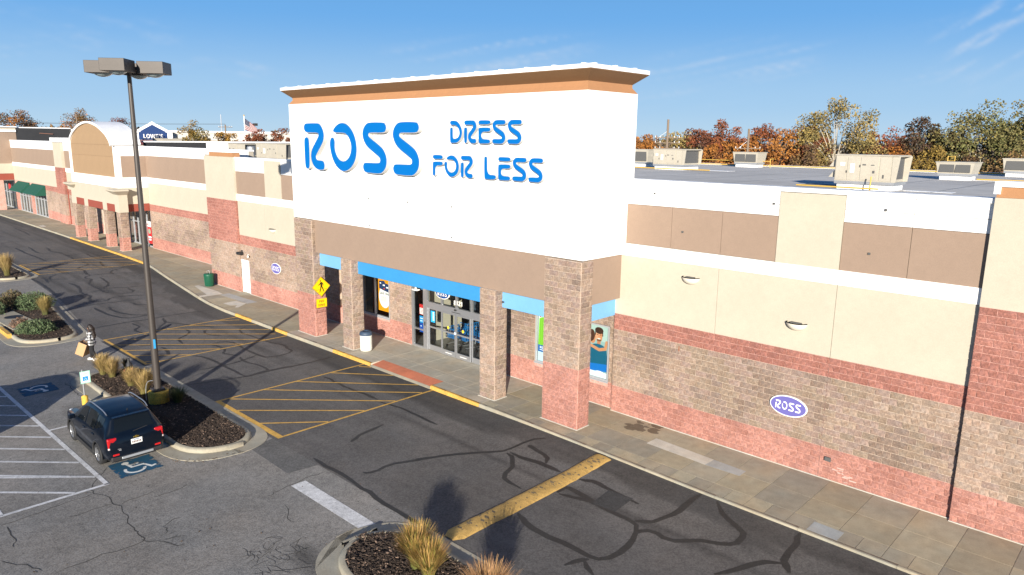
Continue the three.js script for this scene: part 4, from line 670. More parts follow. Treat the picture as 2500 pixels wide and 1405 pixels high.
{
  const z = 2.345, t = thing('letter_sign', 'four huge blue letters reading ROSS on the white wall', 'sign');
  [['R', 1.70, 3.42], ['O', 3.92, 6.03], ['S', 6.48, 8.21], ['S', 8.63, 10.36]].forEach(([c, a, b]) => letter(t, c, a, b, 8.55, 10.68, z, .21, .016));
  for (const [x, y] of [[2.2, 10.5], [5, 8.75], [7.3, 8.75], [9.5, 8.75]]) part(t, 'stand_off', B(x - .04, x + .04, y - .04, y + .04, 2.33, z + .01), MAT.galv);
  const u = thing('letter_sign', 'smaller two line blue letters reading DRESS FOR LESS', 'sign');
  [['D', 12.14, 12.81], ['R', 12.93, 13.59], ['E', 13.70, 14.32], ['S', 14.42, 15.08], ['S', 15.18, 15.86]].forEach(([c, a, b]) => letter(u, c, a, b, 9.88, 10.71, z, .14, .009));
  [['F', 11.10, 11.70], ['O', 11.80, 12.63], ['R', 12.74, 13.40], ['L', 14.01, 14.62], ['E', 14.73, 15.34], ['S', 15.44, 16.11], ['S', 16.21, 16.87]].forEach(([c, a, b]) => letter(u, c, a, b, 8.60, 9.42, z, .14, .009));
  for (const [x, y] of [[13, 9.95], [15.5, 9.95], [12.2, 8.7], [15, 8.65]]) part(u, 'stand_off', B(x - .03, x + .03, y - .03, y + .03, 2.33, z + .01), MAT.galv);
}
function ovalSign(x, y, z, w, h, label, faceMat) {
  const t = thing('oval_sign', label, 'sign'), el = (a, b, d) => { const s = new THREE.Shape(); for (let i = 0; i < 48; i++) { const q = i / 48 * 6.28318; i ? s.lineTo(a * Math.cos(q), b * Math.sin(q)) : s.moveTo(a, 0); } return new THREE.ExtrudeGeometry(s, { depth: d, bevelEnabled: false, curveSegments: 40 }); };
  part(t, 'rim', el(w / 2, h / 2, .05).translate(x, y, z), MAT.letterCan); part(t, 'face', el(w / 2 - .035, h / 2 - .035, .008).translate(x, y, z + .05), faceMat);
  const lw = w * .15, lh = h * .42, x0 = x - w * .345; ['R', 'O', 'S', 'S'].forEach((c, i) => { const g = ext(outlines(c, lw, lh, .03), .006); g.translate(x0 + i * w * .178, y - lh / 2, z + .058); part(t, 'letter', g, MAT.letterCan); }); return t;
}
const purple = M(.125, .115, .36, { roughness: .55 });
ovalSign(24.94, 2.12, .03, 1.16, .66, 'larger purple oval ROSS sign on the right block wall', purple); ovalSign(-6.45, 2.29, .03, 1.12, .66, 'small purple oval ROSS sign left of the canopy', purple);
ovalSign(8.55, 3.05, EZ - .04, .95, .5, 'dark blue oval ROSS decal on the transom above the doors', M(.01, .05, .20, { roughness: .5 }));
// ---- wall sconces
function sconce(x, y, label) { const t = thing('wall_sconce', label, 'wall lamp', 'bowl shaped wall lamps'); const g = new THREE.SphereGeometry(.31, 28, 12, 0, Math.PI, Math.PI / 2, Math.PI / 2); g.scale(1, .78, .8); g.translate(x, y + .09, .0); part(t, 'bowl', g, M(.70, .65, .55, { roughness: .5 })); const r = new THREE.TorusGeometry(.30, .015, 8, 24, Math.PI); r.rotateX(-Math.PI / 2); r.scale(1, 1, -.8); r.translate(x, y + .09, .005); part(t, 'rim', r, M(.5, .44, .34)); part(t, 'inner_lamp', B(x - .16, x + .16, y + .05, y + .11, .02, .12), MAT.unitDark); part(t, 'back_plate', B(x - .12, x + .12, y - .1, y + .08, -.005, .02), M(.5, .44, .34)); }
sconce(21.32, 5.54, 'bowl shaped wall lamp high on the cream wall next to the canopy'); sconce(24.94, 4.66, 'bowl shaped wall lamp above the large oval sign'); sconce(-6.62, 4.56, 'bowl shaped wall lamp left of the canopy above the small oval sign');
// ================================================================ NEIGHBOURING STORES TO THE LEFT
function bandedWall(label, x0, x1, z, top, cuts, kindOf, limit, seedSkip) {
  const t = thing('store_wall', label, 'wall'), y = Y0 + 20 * BH;
  part(t, 'wall_core', B(x0, x1, y - .2, top - .1, z - .4, z - .045), M(.37, .325, .26));
  panels(t, 'white_panel', MAT.white, cuts, 8.3, top - .12, z); panels(t, 'brown_panel', MAT.brown, cuts, 6.43, 8.3, z + .002); part(t, 'white_band', B(x0, x1, 5.97, 6.43, z - .05, z + .03), MAT.white); panels(t, 'cream_panel', MAT.cream, cuts, y, 5.97, z);
  part(t, 'coping', B(x0, x1, top - .12, top, z - .45, z + .045), MAT.whiteCap); return t;
}
{
  const x0 = -34.4, x1 = -15.3, z = -3.0, t = bandedWall('cream and brown wall of the neighbouring store past the tall pier', x0, x1, z, 9.13, [x0, -28, -21.6, x1]);
  part(t, 'mortar_bed', [B(x0, x1, .1, Y0 + 5 * BH, z - .2, z - .004), B(x0, x1, Y0 + 17 * BH, Y0 + 20 * BH, z - .2, z - .004)], MAT.mortarRed); part(t, 'mortar_bed', B(x0, x1, Y0 + 5 * BH, Y0 + 17 * BH, z - .2, z - .004), MAT.mortarTan); caulk(t, x0, x1, z);
  const L = []; face(L, 'z', x0, -19, 20, z, { kindOf: r => r < 5 ? 'red' : r > 16 ? 'rust' : 'tan' }); layBlocks(t, L, 0);
}
function glazing(t, x0, x1, y0, y1, z, step, mat, dark) {
  const n = Math.max(1, Math.round((x1 - x0) / step)), w = (x1 - x0) / n, fr = [B(x0, x1, y0, y0 + .12, z - .08, z + .02), B(x0, x1, y1 - .08, y1, z - .08, z + .02), B(x0, x1, 2.2, 2.3, z - .08, z + .018)]; for (let i = 0; i <= n; i++) fr.push(B(x0 + i * w - .04, x0 + i * w + .04, y0, y1, z - .09, z + .03)); part(t, 'frame', fr, mat); for (let i = 0; i < n; i++) part(t, 'pane', plane(x0 + i * w + .04, x0 + (i + 1) * w - .04, y0 + .12, y1 - .08, z - .03), MAT.glass);
}
function roomBehind(t, x0, x1, z, d, y1) { part(t, 'interior', [B(x0, x1, .1, .148, z - d, z - .1), B(x0, x1, y1, y1 + .1, z - d, z - .1), B(x0, x1, .15, y1, z - d - .1, z - d), B(x0 - .1, x0, .15, y1, z - d, z - .1), B(x1, x1 + .1, .15, y1, z - d, z - .1)], M(.16, .15, .14)); }
{ // portico with the rounded gable
  const t = thing('arched_portico', 'store portico with rounded white rimmed ochre gable on four block pillars', 'portico'), zf = -.35, za = -.6;
  part(t, 'cream_frieze', B(-47.1, -33.9, 4.15, 5.56, -1.06, zf), MAT.cream);
  for (const [a, b] of [[-47.2, -45.75], [-43.35, -42.3], [-38.15, -37.1], [-35.02, -33.9]]) part(t, 'cream_drop', B(a, b, 3.5, 4.15, -1.06, zf + .003), MAT.cream);
  for (const [a, b] of [[-45.75, -43.35], [-42.3, -38.15], [-37.1, -35.02]]) part(t, 'red_fascia', B(a, b, 3.5, 4.15, zf - .3, zf - .02), MAT.brick);
  part(t, 'white_band', B(-47.4, -34.4, 5.56, 6.46, -3.0, za), MAT.white); part(t, 'white_jamb', B(-35.05, -34.4, 6.46, 9.14, -3.0, za), MAT.white); part(t, 'white_jamb', B(-47.4, -46.95, 6.46, 9.14, -3.0, za), MAT.white);
  const half = [[5.72, 9.1], [5.45, 9.55], [4.55, 10.12], [2.75, 10.74], [1.1, 11.03], [0, 11.09]], cx = -41.2, sm = (o) => { const p = half.map(([x, y]) => [x + (x ? o : 0), y + o]); const c = new THREE.CatmullRomCurve3([...p, ...p.slice(0, -1).reverse().map(([x, y]) => [-x, y])].map(q => new THREE.Vector3(cx + q[0], q[1], 0)), false, 'catmullrom', .4); return c.getPoints(40).map(v => new THREE.Vector2(v.x, v.y)); };
  const inner = sm(0), outer = sm(.17), S = new THREE.Shape([new THREE.Vector2(-35.0, 6.46), ...inner, new THREE.Vector2(-46.95, 6.46)]);
  part(t, 'ochre_gable', new THREE.ExtrudeGeometry(S, { depth: 2.2, bevelEnabled: false }).translate(0, 0, -2.9), MAT.ochre); part(t, 'gable_joint', [B(-46.6, -35.4, 9.2, 9.225, za - .12, za - .092), B(-46.9, -35.1, 8.2, 8.225, za - .12, za - .092)], M(.2, .13, .07));
  const Rg = new THREE.Shape([...outer, ...inner.slice().reverse()]); part(t, 'gable_rim', new THREE.ExtrudeGeometry(Rg, { depth: 2.5, bevelEnabled: false }).translate(0, 0, -3.05), MAT.whiteCap);
  const sx = -34.4; part(t, 'side_wall', [B(sx - .3, sx + .004, 8.3, 9.0, -3.0, za - .005)], MAT.white); part(t, 'side_coping', B(sx - .4, sx + .04, 9.0, 9.13, -3.0, za), MAT.whiteCap); part(t, 'side_brown', B(sx - .3, sx + .005, 6.465, 8.295, -3.0, -.97), MAT.brown); part(t, 'side_cream', B(sx - .3, sx - .002, 4.15, 5.56, -3.0, -1.06), MAT.cream); part(t, 'red_fascia', B(sx - .3, sx - .03, 3.5, 4.15, -3.0, -1.06), MAT.brick); part(t, 'side_band', B(sx - .3, sx + .02, 5.97, 6.46, -3.0, za - .01), MAT.white);
  for (const [x, s] of [[-34.45, 1], [-46.55, -1]]) { const lp = (o, y) => [[x - .55 - o, y, -1.06], [x + .55 + o, y, -1.06], [x + .55 + o, y, zf + o], [x - .55 - o, y, zf + o]], ls = [lp(0, 5.0), lp(.5, 5.36), lp(.5, 5.48), lp(.3, 5.52)], P = [], U = [], I = []; for (let k = 0; k < 3; k++) for (let i = 0; i < 4; i++) { const q = [ls[k][i], ls[k][(i + 1) % 4], ls[k + 1][(i + 1) % 4], ls[k + 1][i]], n = P.length / 3; q.forEach(v => { P.push(...v); U.push(v[0], v[1]); }); I.push(n, n + 2, n + 1, n, n + 3, n + 2); } part(t, 'flared_capital', [tri(P, U, I), B(x - .85, x + .85, 5.50, 5.53, -1.06, zf + .3)], MAT.cream); }
  const L = []; for (const [a, b] of [[-47.0, -46.3], [-43.32, -42.62], [-38.16, -37.46], [-34.7, -34.0]]) { const k = r => r < 6 ? 'red' : 'tan', p = part(t, 'pillar', B(a + .004, b - .004, .1, 3.5, -1.05, zf - .004), MAT.mortarTan); face(L, 'z', a, b, 17, zf, { kindOf: k, step: .35 }); face(L, 'x', -1.05, zf - .01, 17, b, { kindOf: k, phase: 1, step: .35 }); part(t, 'pillar_foot', [B(a - .05, b + .05, .149, .17, -1.1, zf + .05)], MAT.patch); } layBlocks(t, L, 0);
  part(t, 'soffit', B(-47.0, -34.7, 3.62, 3.72, -3.0, -.9), M(.36, .33, .28)); 
  const rb = part(t, 'storefront_wall', [B(-47.4, -45.2, .1, 3.6, -3.2, -3.0), B(-43.2, -42.2, .1, 3.6, -3.2, -3.0)], MAT.mortarTan);
  glazing(t, -42.2, -34.45, .16, 3.6, -3.05, 1.1, MAT.aluPaint); roomBehind(t, -45, -34.6, -3.15, 3.5, 3.6); part(t, 'display', [B(-41.5, -40.6, .15, 1.6, -4.6, -4.0), B(-39.5, -38.4, .15, 1.9, -5, -4.2), B(-37, -36, .15, 1.4, -4.4, -3.8)], M(.25, .1, .09));
  part(t, 'entry_door', [B(-37.2, -37.1, .16, 2.25, -3.03, -2.98), B(-36.3, -36.15, .16, 2.25, -3.03, -2.98), B(-35.35, -35.25, .16, 2.25, -3.03, -2.98), B(-37.2, -35.25, 2.15, 2.25, -3.03, -2.98), B(-37.2, -35.25, .16, .36, -3.03, -2.98)], MAT.alu);
}
poster('poster', 'red and white sale notice in the glass beside the portico', .95, 2.0, -34.95, 1.5, -2.99, 256, (c, w, h) => { c.fillStyle = '#c8242a'; c.fillRect(0, 0, w, h); c.fillStyle = '#f2eeea'; c.fillRect(0, 0, w, h * .25); c.fillStyle = '#c8242a'; c.font = `bold ${h * .13}px sans-serif`; c.fillText('SALE', w * .08, h * .17); c.fillStyle = '#8fa08a'; c.beginPath(); c.ellipse(w * .5, h * .45, w * .3, h * .12, 0, 0, 7); c.fill(); c.fillStyle = '#fff'; c.fillRect(w * .15, h * .68, w * .7, h * .08); c.fillRect(w * .2, h * .8, w * .6, h * .06); });
{ // far store wall with the awnings
  const x0 = -82, x1 = -47.4, z = -3.1, t = bandedWall('far store wall with narrow cream and red pilaster beside the green awnings', x0, x1, z, 9.3, [x0, -70, x1]), k = r => r < 5 ? 'red' : r > 16 ? 'rust' : 'tan';
  const win = [[-79.9, -74.5], [-72.7, -67.5]]; const seg = (a, b, y0, y1, m) => part(t, 'mortar_bed', B(a, b, y0, y1, z - .2, z - .004), m);
  for (const [a, b] of [[-82, -79.9], [-74.5, -72.7], [-67.5, x1]]) { seg(a, b, .1, Y0 + 5 * BH, MAT.mortarRed); seg(a, b, Y0 + 5 * BH, 3.0, MAT.mortarTan); } seg(x0, x1, 3.0, Y0 + 17 * BH, MAT.mortarTan); seg(x0, x1, Y0 + 17 * BH, Y0 + 20 * BH, MAT.mortarRed); caulk(t, x0, x1, z);
  const L = []; face(L, 'z', -67.5, x1, 20, z, { kindOf: k }); face(L, 'z', -74.5, -72.7, 14, z, { kindOf: r => 'red' }); face(L, 'z', -82, -79.9, 14, z, { kindOf: r => 'red' }); face(L, 'z', -61.5, -58.6, 32, z + .3, { kindOf: r => r < 5 ? 'red' : r > 16 ? 'rust' : 'tan' }); face(L, 'x', z, z + .29, 32, -58.6, { kindOf: r => r < 5 ? 'red' : r > 16 ? 'rust' : 'tan', step: .3 }); layBlocks(t, L, 0);
  part(t, 'pilaster', B(-61.48, -58.61, .1, Y0 + 32 * BH, z, z + .285), MAT.mortarRed); part(t, 'pilaster_top', B(-61.5, -58.6, Y0 + 32 * BH, 9.22, z - .1, z + .3), MAT.cream); part(t, 'pilaster_cap', B(-61.75, -58.35, 9.22, 9.7, z - .9, z + .45), MAT.whiteCap); part(t, 'downpipe', bar([-58.4, .2, z + .06], [-58.4, 4.1, z + .06], .06), MAT.brick);
  for (const [a, b] of win) { glazing(t, a, b, .16, 3.0, z, 1.3, MAT.aluPaint); roomBehind(t, a, b, z - .1, 3, 3.0); const R = mulberry(a * -10 | 0); const gs = []; for (let i = 0; i < 9; i++) { const x = a + .3 + R() * (b - a - .8); gs.push(B(x, x + .3 + R() * .4, .15, 1 + R() * 1.2, z - 1.6 - R(), z - 1.2)); } part(t, 'display', gs, M(.34, .30, .28)); }
}
function awning(x0, x1, label) {
  const t = thing('awning', label, 'awning', 'green awnings'), z = -3.07, zf = -1.95, yt = 4.03, yb = 2.93; const P = [x0, yt, z, x1, yt, z, x1, yb, zf, x0, yb, zf, x0, yb - .12, zf, x1, yb - .12, zf, x0, yb - .12, z, x1, yb - .12, z];
  const g = tri(P, P.filter((_, i) => i % 3 !== 2), [0, 3, 2, 0, 2, 1, 3, 4, 5, 3, 5, 2, 1, 2, 5, 1, 5, 7, 0, 6, 4, 0, 4, 3]); part(t, 'canvas', toCreasedNormals(g, .4), M(.003, .07, .045, { roughness: .8, side: THREE.DoubleSide })); part(t, 'tube_frame', [bar([x0 + .03, yb - .1, zf + .0], [x1 - .03, yb - .1, zf], .02), bar([x0 + .03, yb - .1, z], [x0 + .03, yb - .1, zf], .02), bar([x1 - .03, yb - .1, z], [x1 - .03, yb - .1, zf], .02)], MAT.galv);
}
awning(-80.1, -74.5, 'green shop awning farther from the camera'); awning(-73.3, -67.5, 'green shop awning nearer the portico');
{ // far tall store at the left edge
  const t = thing('far_store', 'taller far store with brown wall and red fascia at the left edge', 'building'), x = -82, zf = -1.15;
  part(t, 'brown_wall', B(-112, x, 6.22, 10.33, -3.9, zf), MAT.brown); part(t, 'cream_band', B(-112, x, 4.92, 6.22, -3.9, zf), MAT.cream); part(t, 'red_fascia', B(-112, x - .05, 4.07, 4.92, -3.9, zf - .05), MAT.brick); part(t, 'white_cornice', B(-112, x + .15, 10.33, 10.6, -3.9, zf + .15), MAT.white); part(t, 'cornice_cove', B(-112, x + .05, 10.6, 10.92, -3.9, zf + .05), MAT.cream); part(t, 'coping', B(-112, x + .3, 10.92, 11.06, -4.0, zf + .3), MAT.whiteCap);
  part(t, 'pillar', B(-82.75, x, .1, 4.07, -1.85, zf), MAT.mortarRed); part(t, 'soffit', B(-112, x - .1, 4.0, 4.07, -3.9, -1.2), M(.3, .28, .25)); glazing(t, -97, -82.9, .16, 4.0, -3.2, 1.5, MAT.aluPaint); roomBehind(t, -97, -83, -3.4, 4, 4.0); part(t, 'round_logo', cyl(.55, .55, .05, 0, 0, 0, 24).rotateX(Math.PI / 2).translate(-85.2, 3.0, -3.14), M(.5, .03, .03)); part(t, 'floor_slab', B(-97, -82.5, .02, .151, -3.4, -1.2), MAT.gutter);
  part(t, 'return_wall', B(x - .3, x - .02, .1, 4.0, -3.3, -3.05), MAT.membrane);
  part(t, 'roof_parapet', B(-112, x - .02, 4, 10.85, -10.3, -3.95), MAT.membrane, 'black membrane clad back of the parapet'); part(t, 'parapet_cap', [B(-112, x + .06, 10.85, 10.98, -10.4, -4.01)], MAT.whiteCap); part(t, 'roof_drain', bar([x + .05, 10.2, -6.6], [x + .05, 10.1, -8.2], .06), M(.22, .11, .08));
  part(t, 'lamp_arm', [bar([-84, 11, -2.2], [-84.2, 12.0, -2.6], .05), bar([-84.2, 12, -2.6], [-84.6, 12.2, -1.8], .05)], MAT.galv);
}
// ================================================================ ROOFS
{
  const t = thing('flat_roof', 'grey membrane roof behind the parapet on the right', 'roof'); part(t, 'membrane', B(-15, 60, 7.8, 8.0, -40, -.41), MAT.roofGrey); part(t, 'rear_edge', B(-15, 60, 8.0, 8.14, -40.2, -40), MAT.whiteCap);
  const sm = []; for (let x = -12; x < 58; x += 3.05) sm.push(B(x, x + .12, 8.0, 8.006, -39.9, -.5)); part(t, 'seam', sm, M(.24, .25, .27, { tex: 'roof' })); part(t, 'rear_wall', B(-15, 60, 0, 7.8, -40.1, -39.8), MAT.cream); part(t, 'side_wall', B(59.8, 60, 0, 7.8, -39.8, 0), MAT.cream);
  const gp = []; gp.push(bar([-8, 8.12, -38.6], [44, 8.12, -38.6], .05)); gp.push(bar([19.2, 8.1, -13.0], [22.9, 8.1, -12.75], .035)); gp.push(bar([22.5, 8.0, -12.9], [22.5, 8.62, -12.95], .03)); gp.push(bar([-1, 8.1, -25.4], [8, 8.1, -25.2], .04)); gp.push(bar([23.6, 8.1, -27.6], [34, 8.1, -28.2], .04)); part(t, 'gas_pipe', gp, MAT.gasPipe);
  part(t, 'roof_pad', B(18.9, 20.6, 8.0, 8.07, -15.2, -13.9), M(.10, .12, .14)); part(t, 'walk_pad', [B(23.5, 25.4, 8.0, 8.012, -14.9, -14.2), B(5.7, 8.5, 8.0, 8.012, -28, -27), B(23.3, 25.6, 8.0, 8.012, -29, -28.3)], MAT.whiteCap);
  const r = thing('roof_railing', 'yellow guard rail at the back of the roof beside the small unit', 'railing'); part(r, 'rail', [bar([-.6, 8.0, -38.2], [-.6, 8.55, -38.2], .03), bar([6.6, 8.0, -37.9], [6.6, 8.7, -37.9], .03), bar([-.6, 8.5, -38.2], [6.6, 8.5, -37.9], .03), bar([6.6, 8.7, -37.9], [6.6, 8.7, -38.6], .03)], MAT.gasPipe);
  const l = thing('roof_ladder', 'yellow ladder rail at the far roof edge', 'ladder'); part(l, 'ladder_rail', [bar([19.4, 8.0, -38.9], [19.4, 9.25, -38.9], .03), bar([19.85, 8.0, -38.9], [19.85, 9.25, -38.9], .03), ...[8.3, 8.6, 8.9, 9.2].map(y => bar([19.4, y, -38.9], [19.85, y, -38.9], .02))], MAT.gasPipe);
  const u = thing('flat_roof', 'low dark roof with parapets behind the neighbouring stores', 'roof'); part(u, 'membrane', B(-82, -15.1, 7.8, 8.0, -40, -3.42), MAT.roofGrey); part(u, 'rear_wall', B(-82, -15.1, 0, 7.8, -40.1, -39.8), MAT.cream);
  const f = part(u, 'fire_wall', B(-36.3, -36, 8.0, 9.45, -39, -3.6), MAT.membrane, 'black membrane fire wall'); part(f, 'fire_wall_cap', B(-36.42, -35.9, 9.45, 9.57, -39, -3.5), MAT.whiteCap);
}
function rooftopUnit(name, label, x, y, z, w, h, d, o = {}) {
  const t = thing(name, label, 'air unit', 'rooftop air units', [x, y, z], o.turn || 0), b = .24, X = w / 2, D = d / 2;
  part(t, 'curb', B(-X + .1, X - .1, 0, b, -D + .1, D - .1), MAT.whiteCap); part(t, 'base_rail', B(-X, X, b, b + .13, -D, D), MAT.galv);
  if (!o.coil) {
    const xe = X - w * .27; const body = part(t, 'cabinet', B(-X, xe, b + .13, h, -D, D), MAT.unit); part(t, 'lid', B(-X - .03, X + .03, h, h + .05, -D - .03, D + .03), MAT.unit);
    const cuts = [-X, -X + w * .2, -X + w * .42, xe]; for (let i = 1; i < cuts.length; i++) part(t, 'access_panel', B(cuts[i - 1] + .03, cuts[i] - .03, b + .18, h - .06, D, D + .018), MAT.unit);
    part(t, 'coil_end', [B(xe, X - .15, b + .13, h, -D + .05, D - .02)], MAT.unit); part(t, 'access_panel', B(xe + .04, X - .18, b + .18, h - .06, D - .02, D - .004), MAT.unit); part(t, 'coil_grille', [B(X - .15, X - .13, b + .25, h - .1, -D + .1, D - .1)], MAT.unitDark);
    const s = new THREE.Shape([new THREE.Vector2(X - .15, b + .13), new THREE.Vector2(X + .05, b + .13), new THREE.Vector2(X + .16, h), new THREE.Vector2(X - .15, h)]); part(t, 'coil_guard', new THREE.ExtrudeGeometry(s, { depth: .03, bevelEnabled: false }).translate(0, 0, D - .03), MAT.unit); part(t, 'coil_guard', new THREE.ExtrudeGeometry(s, { depth: .03, bevelEnabled: false }).translate(0, 0, -D), MAT.unit); part(t, 'fan_deck', B(xe, X + .1, h - .02, h + .045, -D, D), MAT.unit);
    for (const [ya, yb] of [[h * .66, h * .98], [h * .34, h * .62]]) { const q = new THREE.Shape([new THREE.Vector2(-X, ya), new THREE.Vector2(-X - .34, ya), new THREE.Vector2(-X, yb)]); part(t, 'intake_hood', new THREE.ExtrudeGeometry(q, { depth: d * .8, bevelEnabled: false }).translate(0, 0, -d * .4), MAT.unit); }
    part(t, 'data_label', [B(-X + .22, -X + .42, h - .45, h - .3, D + .018, D + .022), B(-X + w * .26, -X + w * .33, h - .75, h - .35, D + .018, D + .022)], MAT.letterCan); part(t, 'vent_slot', [B(-X + w * .46, -X + w * .52, h - .42, h - .36, D + .018, D + .022), B(-X + w * .6, -X + w * .66, h - .42, h - .38, D + .018, D + .022), B(xe - .25, xe - .15, b + .5, b + .62, D + .018, D + .022), B(X - .5, X - .44, b + .3, b + .45, D, D + .02)], MAT.unitDark);
    part(t, 'latch', [B(cuts[1] - .02, cuts[1] + .02, b + .5, b + .6, D + .015, D + .04), B(cuts[2] - .02, cuts[2] + .02, h - .5, h - .4, D + .015, D + .04)], MAT.unitDark);
  } else {
    const s = (a, c) => { const q = [[-X, -D, b + .13], [X, -D, b + .13], [X, D, b + .13], [-X, D, b + .13], [-X - .12, -D - .1, h], [X + .12, -D - .1, h], [X + .12, D + .1, h], [-X - .12, D + .1, h]].map(p => [p[0], p[2], p[1]]), P = [], U = [], I = []; for (const f of [[3, 2, 6, 7], [2, 1, 5, 6], [1, 0, 4, 5], [0, 3, 7, 4], [7, 6, 5, 4]]) { const n = P.length / 3; f.forEach(i => { P.push(...q[i]); U.push(q[i][0], q[i][1]); }); I.push(n, n + 1, n + 2, n, n + 2, n + 3); } return tri(P, U, I); };
    part(t, 'cabinet', s(), MAT.unit); part(t, 'lid', B(-X - .15, X + .15, h, h + .05, -D - .13, D + .13), MAT.unit); const lean = (h - b) * .0; part(t, 'coil_grille', [B(-X + .08, -.03, b + .22, h - .1, D + .03, D + .085), B(.03, X - .08, b + .22, h - .1, D + .03, D + .085)], MAT.unitDark);
  }
  return t;
}
rooftopUnit('rooftop_unit', 'largest tan rooftop air unit close behind the right parapet', 22.05, 8.0, -14.25, 2.55, 1.5, 1.75);
rooftopUnit('rooftop_unit', 'tan rooftop air unit just right of the sign wall', 4.2, 8.0, -27.1, 2.6, 1.45, 2.4);
rooftopUnit('rooftop_unit', 'low tan condenser with two dark grilles behind the largest unit', 22.4, 8.0, -28.6, 1.75, 1.0, 1.7, { coil: true });
rooftopUnit('rooftop_unit', 'small tan unit at the back of the roof by the yellow rail', 4.9, 8.0, -37.6, 2.0, 1.2, 1.5, { coil: true });
rooftopUnit('rooftop_unit', 'tan unit half hidden behind the sign wall edge', -1.2, 8.0, -30.3, 2.4, 1.35, 1.5, { coil: true });
rooftopUnit('rooftop_unit', 'tan condenser cut by the right picture edge', 24.6, 8.0, -37.4, 2.6, 1.15, 1.6, { coil: true });
rooftopUnit('rooftop_unit', 'long tan unit on the left roof behind the tall pier', -28.4, 8.0, -9.0, 5.2, 1.42, 2.2);
rooftopUnit('rooftop_unit', 'tan unit on the left roof next to the sign wall', -20.6, 8.0, -8.6, 4.6, 1.5, 2.2);
rooftopUnit('rooftop_unit', 'grey metal unit on the far left roof near the white coping', -39.6, 8.0, -7.0, 2.2, 1.75, 1.6, { coil: true });
{ const t = thing('exhaust_fan', 'round silver exhaust fan between the two left roof units', 'fan', null, [-23.6, 8.0, -7.4]); part(t, 'fan_body', lathe([[.0, 1.28], [.28, 1.26], [.32, 1.2], [.3, 1.12], [.33, 1.1], [.33, .92], [.28, .88], [.28, .4], [.34, .36], [.34, 0]], 0, 0, 0, 20), MAT.galv); part(t, 'dark_base', B(-.34, .34, 0, .5, -.34, .34), MAT.unitDark); }
// ================================================================ FAR BUILDINGS
{
  const t = thing('home_store', 'distant white store with blue gable sign reading LOWE\'S', 'building', null, [-145.1, 0, -44.5], 1.224);
  part(t, 'long_wall', B(-16, 60, 0, 10.9, -30, 0), M(.50, .47, .42)); part(t, 'roof_trim', B(-16.2, 60.2, 10.9, 11.3, -30, .3), MAT.whiteCap); const tri2 = (pts, d, z) => new THREE.ExtrudeGeometry(new THREE.Shape(pts.map(p => new THREE.Vector2(...p))), { depth: d, bevelEnabled: false }).translate(0, 0, z);
  part(t, 'gable', tri2([[-4.1, 4], [4.1, 4], [4.1, 11.0], [3.4, 11.2], [0, 13.25], [-3.4, 11.2], [-4.1, 11.0]], 4, -2), MAT.white); part(t, 'blue_sign', tri2([[-2.9, 9.15], [2.9, 9.15], [2.9, 10.85], [2.5, 10.9], [2.5, 11.1], [0, 12.55], [-2.5, 11.1], [-2.5, 10.9], [-2.9, 10.85]], .2, 2.02), M(.008, .035, .13));
  const g = new TextGeometry("LOWE'S", { font, size: .92, depth: .12, curveSegments: 4 }); g.computeBoundingBox(); const w = g.boundingBox.max.x; g.scale(4.1 / w, 1, 1); g.translate(-2.05, 9.5, 2.22); part(t, 'letters', g, MAT.letterCan);
  for (const x of [7.5, 21, 33]) part(t, 'dark_pier', B(x, x + .3, 0, 10.9, 0, .25), M(.12, .1, .1)); for (let i = 0; i < 7; i++) part(t, 'wall_vent', B(12 + i * 3.1, 12.5 + i * 3.1, 9.2, 9.5, 0, .06), M(.3, .28, .26)); part(t, 'white_canopy', B(14, 24, 7.9, 8.9, .1, 1.2), MAT.white);
}
{ const t = thing('red_roof_building', 'low distant building with dark red roof below the blue sign', 'building', null, [-121.5, 0, -47], 1.22); part(t, 'wall', B(-13, 13, 0, 8.4, -5, 5), M(.5, .45, .36)); const s = new THREE.Shape([new THREE.Vector2(-5.6, 8.3), new THREE.Vector2(5.6, 8.3), new THREE.Vector2(0, 9.15)]); part(t, 'roof', new THREE.ExtrudeGeometry(s, { depth: 26.8, bevelEnabled: false }).rotateY(Math.PI / 2).translate(-13.4, 0, 0), M(.22, .045, .04)); const q = new THREE.Shape([new THREE.Vector2(-2, 8.4), new THREE.Vector2(2, 8.4), new THREE.Vector2(0, 9.2)]); part(t, 'dormer', new THREE.ExtrudeGeometry(q, { depth: 3, bevelEnabled: false }).translate(-1, 0, 2.8), M(.5, .45, .36)); }
